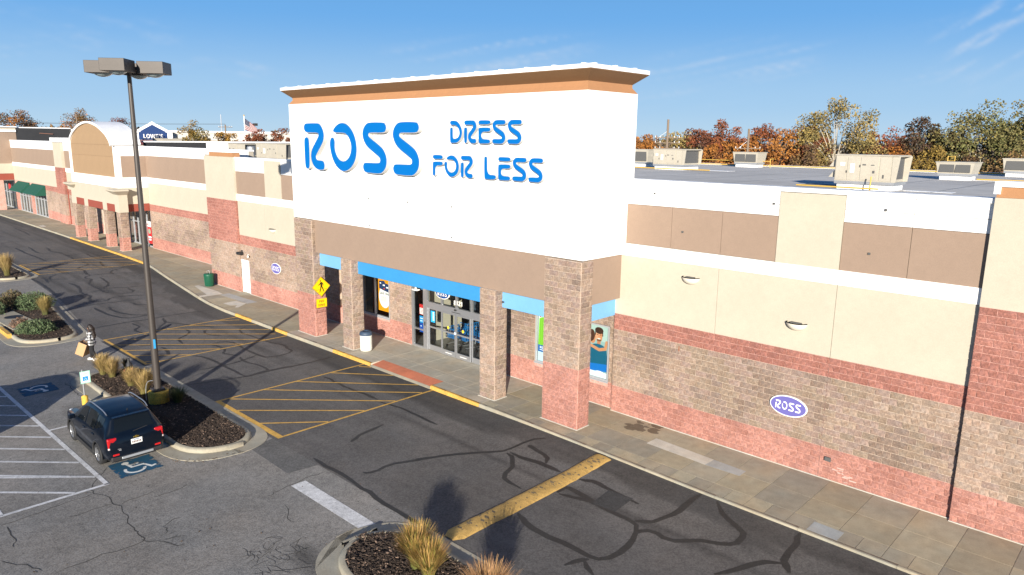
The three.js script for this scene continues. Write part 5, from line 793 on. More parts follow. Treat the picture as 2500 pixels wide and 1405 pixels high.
{
  const t = thing('flagpole', 'tall white flagpole above the left roofs', 'flagpole', null, [-106.7, 0, -48.0]); part(t, 'pole', cyl(.13, .09, 14.1, 0, 0, 0, 12), MAT.letterCan); part(t, 'ball', new THREE.SphereGeometry(.14, 12, 8).translate(0, 14.2, 0), MAT.gasPipe);
  const cv = document.createElement('canvas'); cv.width = 380; cv.height = 200; const c = cv.getContext('2d'); for (let i = 0; i < 13; i++) { c.fillStyle = i % 2 ? '#eceae6' : '#a3182c'; c.fillRect(0, i * 200 / 13, 380, 200 / 13 + 1); } c.fillStyle = '#1c2450'; c.fillRect(0, 0, 152, 108); c.fillStyle = '#e8e8ec'; for (let j = 0; j < 9; j++) for (let i = 0; i < (j % 2 ? 5 : 6); i++) { c.beginPath(); c.arc(13 + i * 25 + (j % 2 ? 12.5 : 0), 11 + j * 10.8, 3.4, 0, 7); c.fill(); }
  const tx = new THREE.CanvasTexture(cv); tx.colorSpace = THREE.SRGBColorSpace; const nx = 24, ny = 10, P = [], U = [], I = []; for (let j = 0; j <= ny; j++) for (let i = 0; i <= nx; i++) { const u = i / nx, v = j / ny, s = u * 2.5; P.push(s * .72 + Math.sin(u * 9 + v) * .12 * u * .7, 13.72 - v * 2.25 * (1 - .35 * u) - u * 1.75 - u * u * .26, -s * .69 + Math.sin(u * 9 + v) * .12 * u * .7); U.push(u, 1 - v); if (i && j) { const n = j * (nx + 1) + i; I.push(n - nx - 2, n - 1, n, n - nx - 2, n, n - nx - 1); } }
  const f = thing('flag', 'striped flag with starry blue corner flying from the flagpole', 'flag', null, [-106.7, 0, -48.0]); part(f, 'cloth', tri(P, U, I), new THREE.MeshStandardMaterial({ map: tx, color: C3(.5, .5, .5), roughness: .8, side: THREE.DoubleSide }));
}
{ const t = thing('parking_lamp', 'distant single head parking lamp beside the flag', 'lamp post', null, [-105.9, 0, -49.4]); part(t, 'pole', cyl(.12, .1, 12.7, 0, 0, 0, 10), MAT.bronze); part(t, 'head', B(0, .95, 12.2, 12.7, -.5, .1), MAT.bronze); }
function utilityPole(x, z, h, label, arms) { const t = thing('utility_pole', label, 'utility pole', 'wooden utility poles', [x, 0, z]); part(t, 'pole', cyl(.17, .12, h, 0, 0, 0, 10), MAT.wood); arms.forEach(y => { part(t, 'cross_arm', bar([-1.1, y, .75], [1.1, y, -.75], .055), MAT.wood); const ins = []; for (const k of [-1, -.6, .6, 1]) ins.push(cyl(.05, .04, .16, k * 1.05, y + .04, -k * .72, 8)); part(t, 'insulator', ins, MAT.galv); }); part(t, 'brace', [bar([0, h - 1.2, 0], [-.9, arms[0] - .1, .6], .03)], MAT.galv); return t; }
utilityPole(-10.07, -48.6, 12.4, 'wooden utility pole rising above the roof near the sign wall', [10.45, 9.9, 9.3]); utilityPole(-3.57, -54.5, 11.5, 'wooden utility pole behind the small roof unit', [9.4, 8.7]); utilityPole(-93.7, -38, 12.1, 'thin wooden pole among the left trees', [11.7]); utilityPole(-136.5, -26.6, 14.3, 'wooden pole in front of the left tree by the rounded gable', [9.0]);
{ const t = thing('power_line', 'thin overhead wire above the left roofs', 'wire'); const pts = []; for (let i = 0; i <= 20; i++) { const u = i / 20; pts.push(new THREE.Vector3(lerp(-150, -93.7, u), 13.6 - 1.4 * u - Math.sin(u * Math.PI) * .8, lerp(30, -38, u))); } part(t, 'wire', new THREE.TubeGeometry(new THREE.CatmullRomCurve3(pts), 40, .035, 5), MAT.dark); }
{ const t = thing('radio_mast', 'slender distant radio mast on the horizon', 'mast', null, [-330, 0, -146]); part(t, 'mast', cyl(.35, .2, 21, 0, 0, 0, 6), M(.4, .42, .46)); }
// ================================================================ STREET FURNITURE
{
  const px = 5.8, pz = 11.6, t = thing('parking_lamp', 'tall bronze parking lot lamp with square heads on a yellow concrete base', 'lamp post', null, [px, .14, pz]);
  part(t, 'concrete_base', lathe([[.0, -.1], [.355, -.1], [.355, .46], [.33, .49], [0, .49]], 0, 0, 0, 36), M(.60, .38, .06, { tex: 'paint', roughness: .8 })); part(t, 'base_plate', rbox(.42, .09, .42, 0, .53, 0, .02), MAT.bronze); part(t, 'pole', cyl(.128, .07, 11.45, 0, .56, 0, 20), MAT.bronze); part(t, 'blue_tag', B(.1, .13, 2.15, 2.5, -.02, .05), M(.03, .3, .6));
  part(t, 'conduit', new THREE.TubeGeometry(new THREE.CatmullRomCurve3([[-.42, 0, .3], [-.43, .5, .28], [-.36, .78, .22], [-.16, .86, .1]].map(p => new THREE.Vector3(...p))), 20, .013, 6), MAT.galv);
  for (let k = 0; k < 4; k++) {
    const a = .72 + k * Math.PI / 2, c = Math.cos(a), s = Math.sin(a), g = new THREE.Group(), q = new THREE.Matrix4().makeRotationY(-a); const mv = (geo) => { geo.applyMatrix4(q); return geo; };
    const h = part(t, 'lamp_head', mv(rbox(.86, .40, .80, .86, 12.16, 0, .012)), MAT.bronze); part(t, 'head_arm', mv(B(.0, .45, 12.08, 12.2, -.06, .06)), MAT.bronze);
    const lens = new THREE.SphereGeometry(.5, 24, 6, 0, 6.2832, Math.PI * .72, Math.PI * .28); lens.scale(.78, .62, .72); lens.translate(.86, 12.155, 0); part(h, 'lens', mv(lens), M(.30, .36, .37, { roughness: .12 }));
  }
}
function sign(t, name, w, h, px, draw, place) { const p = print(w, h, px, draw), m = part(t, name, p.g, p.m); place(m); return m; }
{
  const t = thing('pedestrian_sign', 'yellow diamond pedestrian sign with PED XING plate on the left pillar', 'sign');
  const s = .735, p = print(s, s, 512, (c, w, h) => { c.fillStyle = '#111'; c.fillRect(0, 0, w, h); c.fillStyle = '#f5c400'; c.fillRect(w * .012, h * .012, w * .976, h * .976); c.strokeStyle = '#111'; c.lineWidth = w * .012; c.strokeRect(w * .04, h * .04, w * .92, h * .92); c.translate(w / 2, h / 2); c.rotate(Math.PI / 4); c.scale(w / 100, w / 100); c.fillStyle = '#16120a'; c.strokeStyle = '#16120a'; c.lineCap = 'round'; c.lineJoin = 'round';
    c.beginPath(); c.arc(-4, -40, 5, 0, 7); c.fill(); c.beginPath(); c.moveTo(-6, -32); c.lineTo(8, -31); c.lineTo(8, -2); c.lineTo(-5, -2); c.fill(); c.lineWidth = 6; c.beginPath(); c.moveTo(-2, -29); c.lineTo(-11, -18); c.lineTo(-19, -13); c.stroke(); c.beginPath(); c.moveTo(7, -28); c.lineTo(14, -18); c.lineTo(14, -8); c.stroke(); c.lineWidth = 8; c.beginPath(); c.moveTo(-1, -3); c.lineTo(-5, 16); c.lineTo(-10, 30); c.stroke(); c.beginPath(); c.moveTo(4, -3); c.lineTo(12, 14); c.lineTo(17, 29); c.stroke(); c.lineWidth = 1.6; c.beginPath(); c.moveTo(-42, 20); c.lineTo(-14, 20); c.moveTo(22, 18); c.lineTo(42, 18); c.moveTo(-24, 37); c.lineTo(22, 37); c.stroke(); });
  p.g.rotateZ(Math.PI / 4); const d = part(t, 'diamond_plate', p.g, p.m); d.rotation.y = Math.PI / 2; d.position.set(1.87, 2.70, 2.09);
  const q = sign(t, 'text_plate', .60, .45, 384, (c, w, h) => { c.fillStyle = '#f5c400'; c.fillRect(0, 0, w, h); c.strokeStyle = '#16120a'; c.lineWidth = 3; c.strokeRect(6, 6, w - 12, h - 12); c.fillStyle = '#16120a'; c.font = `bold ${h * .36}px sans-serif`; c.textAlign = 'center'; c.fillText('PED', w / 2, h * .44); c.fillText('XING', w / 2, h * .86); }, m => { m.rotation.y = Math.PI / 2; m.position.set(1.87, 1.87, 2.10); });
  part(t, 'bracket', [B(1.755, 1.866, 2.5, 2.54, 2.05, 2.13), B(1.755, 1.866, 1.9, 1.94, 2.05, 2.13)], MAT.galv);
}
{
  const t = thing('accessible_sign', 'pale green accessible parking sign on a steel post with yellow foot', 'sign', null, [3.78, 0, 13.53]); part(t, 'yellow_foot', lathe([[0, .40], [.05, .40], [.11, .36], [.115, 0], [0, 0]], 0, 0, 0, 24), M(.60, .38, .06, { tex: 'paint' })); part(t, 'post', cyl(.026, .026, 1.3, 0, .1, 0, 12), MAT.galv);
  sign(t, 'sign_plate', .34, .47, 320, (c, w, h) => { c.fillStyle = '#a9d9c4'; c.fillRect(0, 0, w, h); c.fillStyle = '#dcebe4'; c.fillRect(w * .05, h * .04, w * .9, h * .92); c.strokeStyle = '#7fc6a8'; c.lineWidth = 6; c.strokeRect(w * .06, h * .05, w * .88, h * .9); c.fillStyle = '#1e86d6'; c.fillRect(w * .24, h * .44, w * .54, h * .36); c.strokeStyle = '#e8f2fa'; c.lineWidth = 6; c.beginPath(); c.arc(w * .5, h * .68, w * .11, .2, 3.9); c.stroke(); c.beginPath(); c.moveTo(w * .47, h * .5); c.lineTo(w * .49, h * .62); c.lineTo(w * .6, h * .62); c.lineTo(w * .66, h * .74); c.stroke(); c.fillStyle = '#7a8a84'; c.fillRect(w * .22, h * .18, w * .56, h * .04); c.fillRect(w * .28, h * .27, w * .44, h * .03); c.fillStyle = '#333'; c.beginPath(); c.arc(w * .5, h * .05, 6, 0, 7); c.arc(w * .5, h * .95, 6, 0, 7); c.fill(); }, m => { m.rotation.y = Math.PI / 2; m.position.set(.035, 1.10, -.08); });
}
{
  const t = thing('litter_bin', 'round white litter bin with dark blue lid by the slim pillar', 'bin', null, [5.52, .15, 2.02]); part(t, 'drum', lathe([[0, 0], [.26, 0], [.275, .04], [.285, .1], [.285, .74], [.275, .78], [0, .78]], 0, 0, 0, 40), M(.70, .66, .56, { tex: 'concrete', roughness: .8 })); const lid = part(t, 'lid', lathe([[.29, .76], [.298, .8], [.29, .88], [.25, .93], [.20, .955], [.12, .965], [.12, .90], [0, .88]], 0, 0, 0, 40), M(.035, .06, .105, { tex: 'metal', roughness: .6 })); part(lid, 'lid_rim', new THREE.TorusGeometry(.29, .016, 8, 40).rotateX(Math.PI / 2).translate(0, .8, 0), M(.05, .08, .13));
}
{
  const t = thing('litter_bin', 'dark green round litter bin with wire ash top beside the tall pier', 'bin', null, [-14.3, .15, .78]); const gm = M(.006, .085, .045, { roughness: .45 }); part(t, 'drum', lathe([[0, .02], [.27, .02], [.31, .72], [.325, .74], [.325, .78], [0, .78]], 0, 0, 0, 36), gm); const sl = []; for (let i = 0; i < 30; i++) { const a = i / 30 * 6.283; sl.push(bar([Math.cos(a) * .275, .05, Math.sin(a) * .275], [Math.cos(a) * .315, .72, Math.sin(a) * .315], .012, .012, 5)); } part(t, 'slat', sl, gm); part(t, 'lid', lathe([[.33, .76], [.34, .80], [.30, .86], [.16, .88], [.16, .80], [0, .8]], 0, 0, 0, 36), gm); part(t, 'ash_tray_frame', [new THREE.TorusGeometry(.1, .01, 6, 20).rotateX(Math.PI / 2).translate(0, 1.06, 0), ...[0, 2.1, 4.2].map(a => bar([Math.cos(a) * .1, .86, Math.sin(a) * .1], [Math.cos(a) * .1, 1.06, Math.sin(a) * .1], .009))], MAT.galv);
}
{
  const t = thing('fire_hydrant', 'fire hydrant with faded red barrel and black bonnet among the grasses', 'hydrant', null, [2.05, .13, 11.35]); const rd = M(.48, .12, .085, { roughness: .7 }); part(t, 'barrel', lathe([[0, 0], [.16, 0], [.16, .04], [.12, .06], [.12, .40], [.155, .42], [.155, .46], [0, .46]], 0, 0, 0, 24), rd); part(t, 'bonnet', lathe([[.15, .46], [.15, .5], [.13, .56], [.11, .64], [.06, .70], [.045, .78], [.05, .80], [.05, .86], [0, .86]], 0, 0, 0, 24), MAT.dark); for (const a of [0, Math.PI / 2, Math.PI]) part(t, 'outlet_cap', bar([Math.cos(a) * .1, .36, Math.sin(a) * .1], [Math.cos(a) * .2, .36, Math.sin(a) * .2], .06, .055, 10), rd);
}
// ================================================================ CAR
const paint = new THREE.MeshPhysicalMaterial({ color: C3(.002, .0045, .010), roughness: .35, metalness: 0, specularIntensity: .3, clearcoat: .5, clearcoatRoughness: .04 });
const carGlass = new THREE.MeshPhysicalMaterial({ color: C3(.006, .008, .010), roughness: .04, metalness: 0, specularIntensity: .55 });
const ST = [ // x, under, sill half-width, waist half-width, waist y, belt half-width, belt y, roof half-width, roof y
  [-2.12, .38, .45, .55, .55, .55, .68, .48, .72], [-2.02, .26, .70, .74, .55, .72, .78, .62, .84], [-1.80, .22, .80, .85, .58, .82, .90, .72, .95], [-1.35, .20, .84, .88, .60, .85, .97, .76, 1.02], [-1.02, .20, .85, .885, .60, .86, 1.0, .78, 1.07], [-.70, .20, .85, .885, .60, .865, 1.01, .72, 1.30], [-.35, .20, .85, .885, .60, .865, 1.02, .655, 1.53], [0, .20, .85, .885, .60, .865, 1.025, .635, 1.62], [.6, .20, .85, .885, .60, .865, 1.03, .63, 1.65], [1.2, .20, .85, .885, .60, .865, 1.035, .625, 1.635], [1.62, .21, .84, .885, .61, .86, 1.04, .605, 1.595], [1.82, .23, .82, .88, .62, .85, 1.05, .60, 1.55], [1.94, .25, .80, .87, .62, .835, 1.05, .665, 1.32], [2.03, .27, .78, .855, .63, .81, 1.04, .735, 1.11], [2.10, .30, .74, .82, .64, .77, .99, .70, 1.03], [2.14, .36, .68, .76, .64, .71, .92, .64, .95]];
const stAt = x => { let i = 1; while (i < ST.length - 1 && ST[i][0] < x) i++; const a = ST[i - 1], b = ST[i], t = clamp((x - a[0]) / (b[0] - a[0])); return a.map((v, k) => lerp(v, b[k], t)); };
const half = s => { const [x, yb, ws, wm, ym, wb, ybl, wt, yt] = s; return [[0, yb], [ws * .85, yb], [ws, yb + .09], [wm, ym], [wm * .995, (ym + ybl) / 2], [wb, ybl], [lerp(wb, wt, .5) + .012, lerp(ybl, yt - .06, .5)], [wt, yt - .06], [wt * .90, yt - .012], [wt * .5, yt + .012], [0, yt + .018]]; };
function carBody() {
  const xs = []; for (let i = 0; i < ST.length - 1; i++) for (let k = 0; k < 3; k++) xs.push(lerp(ST[i][0], ST[i + 1][0], k / 3)); xs.push(ST[ST.length - 1][0]); const P = [], U = [], I = []; let n = 0;
  xs.forEach(x => { const h = half(stAt(x)), loop = [...h, ...h.slice(1, -1).reverse().map(([z, y]) => [-z, y])]; n = loop.length; loop.forEach(([z, y]) => { P.push(x, y, z); U.push(x, y + z); }); });
  for (let i = 0; i < xs.length - 1; i++) for (let j = 0; j < n; j++) { const a = i * n + j, b = i * n + (j + 1) % n; I.push(a, a + n, b, b, a + n, b + n); }
  for (const [i, f] of [[0, 1], [xs.length - 1, 0]]) { const c = P.length / 3, s = stAt(xs[i]); P.push(xs[i] + (f ? -.02 : .015), .64, 0); U.push(0, 0); for (let j = 0; j < n; j++) { const a = i * n + j, b = i * n + (j + 1) % n; f ? I.push(c, a, b) : I.push(c, b, a); } }
  const g = tri(P, U, I); const vol = g; let body = new Brush(vol); body.updateMatrixWorld(); const ev = new Evaluator(); ev.useGroups = false; ev.attributes = ['position', 'normal', 'uv'];
  for (const x of [-1.29, 1.27]) for (const s of [-1, 1]) { const c = new Brush(new THREE.CylinderGeometry(.385, .385, .42, 28).rotateX(Math.PI / 2).translate(x, .35, s * .80)); c.updateMatrixWorld(); body = ev.evaluate(body, c, SUBTRACTION); }
  const o = body.geometry; return toCreasedNormals(o.index ? o.toNonIndexed() : o, .55);
}
function patchOn(xs, za, zb, fn) { const P = [], U = [], I = [], m = 6; xs.forEach((x, i) => { for (let j = 0; j <= m; j++) { const p = fn(x, j / m); P.push(...p); U.push(p[0], p[2]); if (i && j) { const a = (i - 1) * (m + 1) + j - 1; I.push(a, a + 1, a + m + 1, a + 1, a + m + 2, a + m + 1); } } }); return tri(P, U, I); }
{
  const t = thing('parked_car', 'dark navy compact sport utility car in the stall beside the lamp bed', 'car', null, [8.36, .006, 13.98]);
  part(t, 'body', carBody(), paint); const plastic = M(.018, .018, .019, { roughness: .7 });
  const side = (x, u, s, o = .006) => { const h = half(stAt(x)), a = h[5], b = h[7], m = h[6]; const z = u < .5 ? lerp(a[0], m[0], u * 2) : lerp(m[0], b[0], u * 2 - 1), y = u < .5 ? lerp(a[1], m[1], u * 2) : lerp(m[1], b[1], u * 2 - 1); return [x, y + o * .4, s * (z + o)]; };
  for (const s of [-1, 1]) for (const [x0, x1] of [[-.62, .22], [.30, 1.06], [1.12, 1.58]]) { const xs = range(x0, x1, (x1 - x0) / 6); part(t, 'side_window', patchOn(xs, 0, 0, (x, v) => { const top = .93, bt = x0 > 1 ? .16 + .30 * (x - x0) / (x1 - x0) : .10, lim = x < -.2 ? clamp(.12 + (x + .66) * 1.85, .14, top) : top; return side(x, lerp(bt, Math.max(bt + .02, lim), v), s); }), carGlass); }
  const top = (x, u, o) => { const s = stAt(x), w = s[7]; return [x + o * .8, s[8] + .014 + o - Math.abs(u) ** 3 * .03, u * w * .90]; };
  part(t, 'rear_window', patchOn(range(1.845, 2.02, .035), 0, 0, (x, v) => top(x, (v - .5) * 1.78, .012)), carGlass); part(t, 'windscreen', patchOn(range(-.97, -.38, .06), 0, 0, (x, v) => { const p = top(x, (v - .5) * 1.86, .006); p[0] -= .01; return p; }), carGlass);
  part(t, 'roof_spoiler', rbox(.16, .035, 1.08, 1.84, 1.573, 0, .015), paint); part(t, 'roof_aerial', [bar([1.52, 1.6, 0], [1.60, 1.70, 0], .02, .008)], plastic);
  for (const s of [-1, 1]) {
    part(t, 'roof_rail', new THREE.TubeGeometry(new THREE.CatmullRomCurve3([[-.12, 1.60, s * .60], [.05, 1.66, s * .60], [.7, 1.69, s * .60], [1.35, 1.67, s * .60], [1.55, 1.60, s * .59]].map(p => new THREE.Vector3(...p))), 24, .018, 6), M(.45, .47, .5, { metalness: .8, roughness: .35 }));
    part(t, 'mirror', [rbox(.12, .15, .2, -.62, 1.08, s * 1.0, .04, 3)], paint); part(t, 'door_handle', [rbox(.2, .03, .03, .16, .92, s * .885, .012), rbox(.2, .03, .03, 1.0, .94, s * .885, .012)], paint);
    part(t, 'sill_cladding', B(-.92, .9, .20, .33, s * .80 - .06, s * .80 + .085 * 1), plastic);
    const lamp = part(t, 'tail_lamp', [rbox(.20, .32, .27, 2.03, .875, s * .675, .04, 3)], new THREE.MeshPhysicalMaterial({ color: C3(.42, .006, .008), roughness: .25, clearcoat: 1, clearcoatRoughness: .03 })); part(lamp, 'clear_lens', [rbox(.18, .07, .26, 2.05, .725, s * .68, .025, 2)], M(.55, .5, .5, { roughness: .2 }));
    part(t, 'bumper_reflector', rbox(.06, .075, .2, 2.115, .50, s * .60, .02), M(.45, .012, .012, { roughness: .25 })); part(t, 'headlamp', rbox(.18, .13, .26, -1.98, .80, s * .58, .05, 3), M(.5, .52, .55, { roughness: .1 }));
    for (const x of [-1.29, 1.27]) part(t, 'wheel_arch', new THREE.TorusGeometry(.40, .032, 8, 28, Math.PI * 1.12).rotateZ(-.19).translate(x, .35, s * .872), plastic);
  }
  part(t, 'lower_bumper', [rbox(.16, .17, 1.50, 2.07, .36, 0, .05, 3)], plastic); part(t, 'skid_trim', [rbox(.05, .075, .92, 2.155, .36, 0, .02)], M(.5, .52, .54, { metalness: .6, roughness: .4 })); part(t, 'under_tray', B(-1.9, 1.95, .19, .30, -.60, .60), MAT.black);
  const pl = print(.32, .16, 256, (c, w, h) => { c.fillStyle = '#dfe0dc'; c.fillRect(0, 0, w, h); c.fillStyle = '#3f5f8f'; c.fillRect(w * .25, h * .12, w * .5, h * .14); c.fillStyle = '#5a3a36'; for (let i = 0; i < 6; i++) c.fillRect(w * (.1 + i * .14), h * .4, w * .09, h * .42); }); const pm = part(t, 'number_plate', pl.g, pl.m); pm.rotation.y = Math.PI / 2; pm.position.set(2.152, .80, .0);
  part(t, 'emblem', [rbox(.03, .045, .17, 2.142, .935, 0, .01), rbox(.032, .085, .06, 2.142, .935, 0, .01)], M(.55, .38, .08, { metalness: .9, roughness: .25 })); part(t, 'badge_letters', [B(2.135, 2.146, .66, .675, .36, .55), B(2.135, 2.146, .61, .645, .40, .52)], MAT.galv); part(t, 'rear_wiper', bar([2.07, 1.10, .05], [2.02, 1.15, -.38], .012), plastic);
  const rimM = M(.62, .63, .65, { metalness: .85, roughness: .28 });
  for (const x of [-1.29, 1.27]) for (const s of [-1, 1]) {
    const w = part(t, 'wheel', lathe([[.20, -.105], [.30, -.108], [.327, -.085], [.335, -.03], [.335, .03], [.327, .085], [.30, .108], [.20, .105]], 0, 0, 0, 36).rotateX(Math.PI / 2), M(.016, .016, .017, { roughness: .9 }), 'black tyre with alloy rim'); w.position.set(x, .335, s * .775); const sp = [new THREE.TorusGeometry(.215, .022, 8, 36).translate(0, 0, s * .085), new THREE.CylinderGeometry(.05, .05, .03, 16).rotateX(Math.PI / 2).translate(0, 0, s * .09)]; for (let k = 0; k < 5; k++) for (const d of [-.09, .09]) { const a = k * 1.2566 + d, g = new THREE.BoxGeometry(.20, .030, .025); g.translate(.125, 0, 0); g.rotateZ(a); g.translate(0, 0, s * .088); sp.push(g); } part(w, 'rim', sp, rimM); part(w, 'brake_disc', new THREE.CylinderGeometry(.15, .15, .02, 20).rotateX(Math.PI / 2).translate(0, 0, s * .02), MAT.unitDark); part(w, 'wheel_back', new THREE.CylinderGeometry(.215, .215, .02, 20).rotateX(Math.PI / 2).translate(0, 0, -s * .02), MAT.black);
  }
  const o = copyOf(t, 'dark vehicle outside the left edge that throws the broad shadow', [3.75, .006, 19.0]); o.scale.setScalar(1.12);
}
// ================================================================ PERSON WITH A BAG
function sdf(fn, c, hs, res) {
  const mc = new MarchingCubes(res, MAT.dark, false, false, 120000); mc.isolation = 0; let k = 0; for (let z = 0; z < res; z++) for (let y = 0; y < res; y++) for (let x = 0; x < res; x++) mc.field[k++] = -fn(c[0] + (x - res / 2) / (res / 2) * hs, c[1] + (y - res / 2) / (res / 2) * hs, c[2] + (z - res / 2) / (res / 2) * hs); mc.update();
  const n = mc.count, P = new Float32Array(n * 3), N = new Float32Array(n * 3), U = new Float32Array(n * 2); for (let i = 0; i < n * 3; i++) { P[i] = mc.positionArray[i] * hs + c[i % 3]; N[i] = mc.normalArray[i]; } const g = new THREE.BufferGeometry(); g.setAttribute('position', new THREE.BufferAttribute(P, 3)); g.setAttribute('normal', new THREE.BufferAttribute(N, 3)); g.setAttribute('uv', new THREE.BufferAttribute(U, 2)); return g;
}
function caps(x, y, z, a, b) { const dx = b[0] - a[0], dy = b[1] - a[1], dz = b[2] - a[2], t = clamp(((x - a[0]) * dx + (y - a[1]) * dy + (z - a[2]) * dz) / (dx * dx + dy * dy + dz * dz)); return Math.hypot(x - a[0] - dx * t, y - a[1] - dy * t, z - a[2] - dz * t) - lerp(a[3], b[3], t); }
const smin = (a, b, k) => { const h = clamp(.5 + .5 * (b - a) / k); return lerp(b, a, h) - k * h * (1 - h); };
{
  const J = { pel: [0, .90, 0, .135], che: [.01, 1.26, 0, .145], nek: [.02, 1.42, 0, .05], hed: [.055, 1.53, 0, .095] };
  const leg = (s, k, a, f) => [[[0, .88, s * .085, .095], [k[0], k[1], s * .085, .062]], [[k[0], k[1], s * .085, .06], [a[0], a[1], s * .085, .042]], [[a[0], a[1], s * .085, .042], [f[0], f[1], s * .09, .035]]];
  const legs = [...leg(1, [.13, .50], [.13, .10], [.27, .045]), ...leg(-1, [-.02, .49], [-.20, .14], [-.07, .05])];
  const arms = [[[0, 1.36, .17, .06], [-.03, 1.08, .21, .045]], [[-.03, 1.08, .21, .045], [.22, .965, .17, .032]], [[0, 1.36, -.17, .06], [.0, 1.08, -.20, .045]], [[.0, 1.08, -.20, .045], [.24, .97, -.06, .032]]];
  const torso = (x, y, z) => smin(caps(x, y, z * 1.0, [0, .9, -.06, .115], [0, .9, .06, .115]), smin(caps(x, y, z, [.01, 1.1, -.04, .10], [.01, 1.1, .04, .10]), caps(x, y, z, [.0, 1.32, -.10, .10], [.0, 1.32, .10, .10]), .09), .12);
  const skin = (x, y, z) => { let d = torso(x, y, z); for (const [a, b] of legs) d = smin(d, caps(x, y, z, a, b), .04); for (const [a, b] of arms) d = smin(d, caps(x, y, z, a, b), .035); d = smin(d, caps(x, y, z, [.015, 1.36, 0, .055], [.03, 1.48, 0, .05]), .03); d = smin(d, caps(x, y, z, [.03, 1.56, 0, .088], [.06, 1.50, 0, .068]), .03); d = smin(d, caps(x, y, z, [.135, 1.525, 0, .012], [.148, 1.505, 0, .015]), .02); return d; };
  const hand = (o, s) => { const d = (x, y, z) => { let q = caps(x, y, z, [o[0], o[1], o[2], .026], [o[0] + .06, o[1] - .02, o[2], .030]); for (let i = 0; i < 4; i++) { const zz = o[2] + (i - 1.5) * .019, L = [.9, 1, .95, .75][i]; q = smin(q, caps(x, y, z, [o[0] + .075, o[1] - .02, zz, .010], [o[0] + .105 * L + .0, o[1] - .045, zz, .009]), .006); q = smin(q, caps(x, y, z, [o[0] + .105 * L, o[1] - .045, zz, .009], [o[0] + .085 * L, o[1] - .07, zz, .008]), .004); } q = smin(q, caps(x, y, z, [o[0] + .025, o[1] - .01, o[2] + s * .03, .011], [o[0] + .07, o[1] - .035, o[2] + s * .04, .009]), .01); return q; }; return sdf(d, [o[0] + .055, o[1] - .03, o[2]], .10, 44); };
  const th = -2.377, t = thing('person', 'person in black and white plaid shirt and black trousers carrying a paper bag', 'person', null, [-2.08, .006, 11.5], th);
  part(t, 'body', join([sdf(skin, [0, .86, 0], .9, 96), hand([.20, .975, .17], -1), hand([.22, .975, -.05], 1)]), M(.34, .19, .125, { roughness: .6 }));
  const shirt = sdf((x, y, z) => { let d = smin(torso(x, y, z) - .02, caps(x, y, z, [-.01, .80, -.07, .125], [-.01, .80, .07, .125]), .08); for (const [a, b] of arms) d = smin(d, caps(x, y, z, a, [lerp(a[0], b[0], .93), lerp(a[1], b[1], .93), lerp(a[2], b[2], .93), b[3]]) - .018, .03); return Math.max(d, .74 - y, y - 1.415); }, [0, 1.08, 0], .42, 84), col = []; { const p = shirt.attributes.position; for (let i = 0; i < p.count; i++) { const x = p.getX(i), y = p.getY(i), z = p.getZ(i), a = Math.sin((x + z) * 46) > .1, b = Math.sin(y * 46) > .1, v = a && b ? .02 : a || b ? .22 : .72; col.push(v, v, v); } shirt.setAttribute('color', new THREE.Float32BufferAttribute(col, 3)); } part(t, 'plaid_shirt', shirt, new THREE.MeshStandardMaterial({ color: 0xffffff, vertexColors: true, roughness: .95 }));
  part(t, 'trousers', sdf((x, y, z) => { let d = caps(x, y, z, [0, .9, -.06, .122], [0, .9, .06, .122]); legs.forEach(([a, b], i) => { if (i % 3 < 2) d = smin(d, caps(x, y, z, a, b) - .018, .03); }); return Math.max(d, y - .98); }, [0, .55, 0], .58, 80), M(.012, .012, .014, { roughness: .95 }));
  part(t, 'shoes', join([0, 1].map(i => { const a = legs[i * 3 + 2]; return sdf((x, y, z) => Math.max(smin(caps(x, y, z, a[0], a[1]) - .018, caps(x, y, z, [a[0][0] - .03, a[1][1], a[0][2], .05], [a[1][0], a[1][1], a[1][2], .045]), .03), -(y + .0)), [(a[0][0] + a[1][0]) / 2, .08, a[0][2]], .20, 48); })), M(.72, .71, .69, { roughness: .6 }));
  part(t, 'long_hair', sdf((x, y, z) => { let d = caps(x, y, z, [.01, 1.575, 0, .112], [-.03, 1.50, 0, .115]); d = smin(d, caps(x, y, z, [-.06, 1.48, 0, .105], [-.13, 1.12, 0, .075]), .06); d += (vnoise(x * 60 + z * 60, y * 14, 3) - .5) * .016; d = Math.max(d, -(caps(x, y, z, [.11, 1.52, 0, .085], [.14, 1.46, 0, .08]))); return d; }, [-.03, 1.34, 0], .36, 64), M(.018, .011, .008, { roughness: .55 }));
  const eye = []; for (const s of [-1, 1]) eye.push(new THREE.SphereGeometry(.011, 8, 6).translate(.128, 1.545, s * .032)); part(t, 'eyes', eye, MAT.dark); part(t, 'mouth', rbox(.01, .008, .04, .125, 1.475, 0, .003), M(.3, .09, .08));
  const b = thing('paper_bag', 'large brown paper bag held in front by the person in plaid', 'bag', null, [-2.08 + .43 * -.72 - .06 * .69, .30, 11.5 + .43 * .69 - .06 * .72], th); const w = .19, d = .27, hh = .60, bagM = M(.42, .27, .14, { tex: 'stucco', roughness: .95 }); const q = new THREE.Matrix4().makeRotationZ(.40).setPosition(.10, 0, 0), ap = g => g.applyMatrix4(q); part(b, 'bag_body', ap(join([B(-w, w, 0, .01, -d, d), B(-w, -w + .008, 0, hh, -d, d), B(w - .008, w, 0, hh, -d, d), B(-w, w, 0, hh, -d, -d + .008), B(-w, w, 0, hh, d - .008, d)])), bagM); part(b, 'bag_contents', ap(B(-w + .01, w - .01, .02, hh - .06, -d + .01, d - .01)), M(.25, .18, .12)); part(b, 'bag_handle', [-.05, .05].map(x => ap(new THREE.TorusGeometry(.085, .008, 6, 16, Math.PI).rotateY(Math.PI / 2).translate(x, hh - .01, 0))), bagM);
}
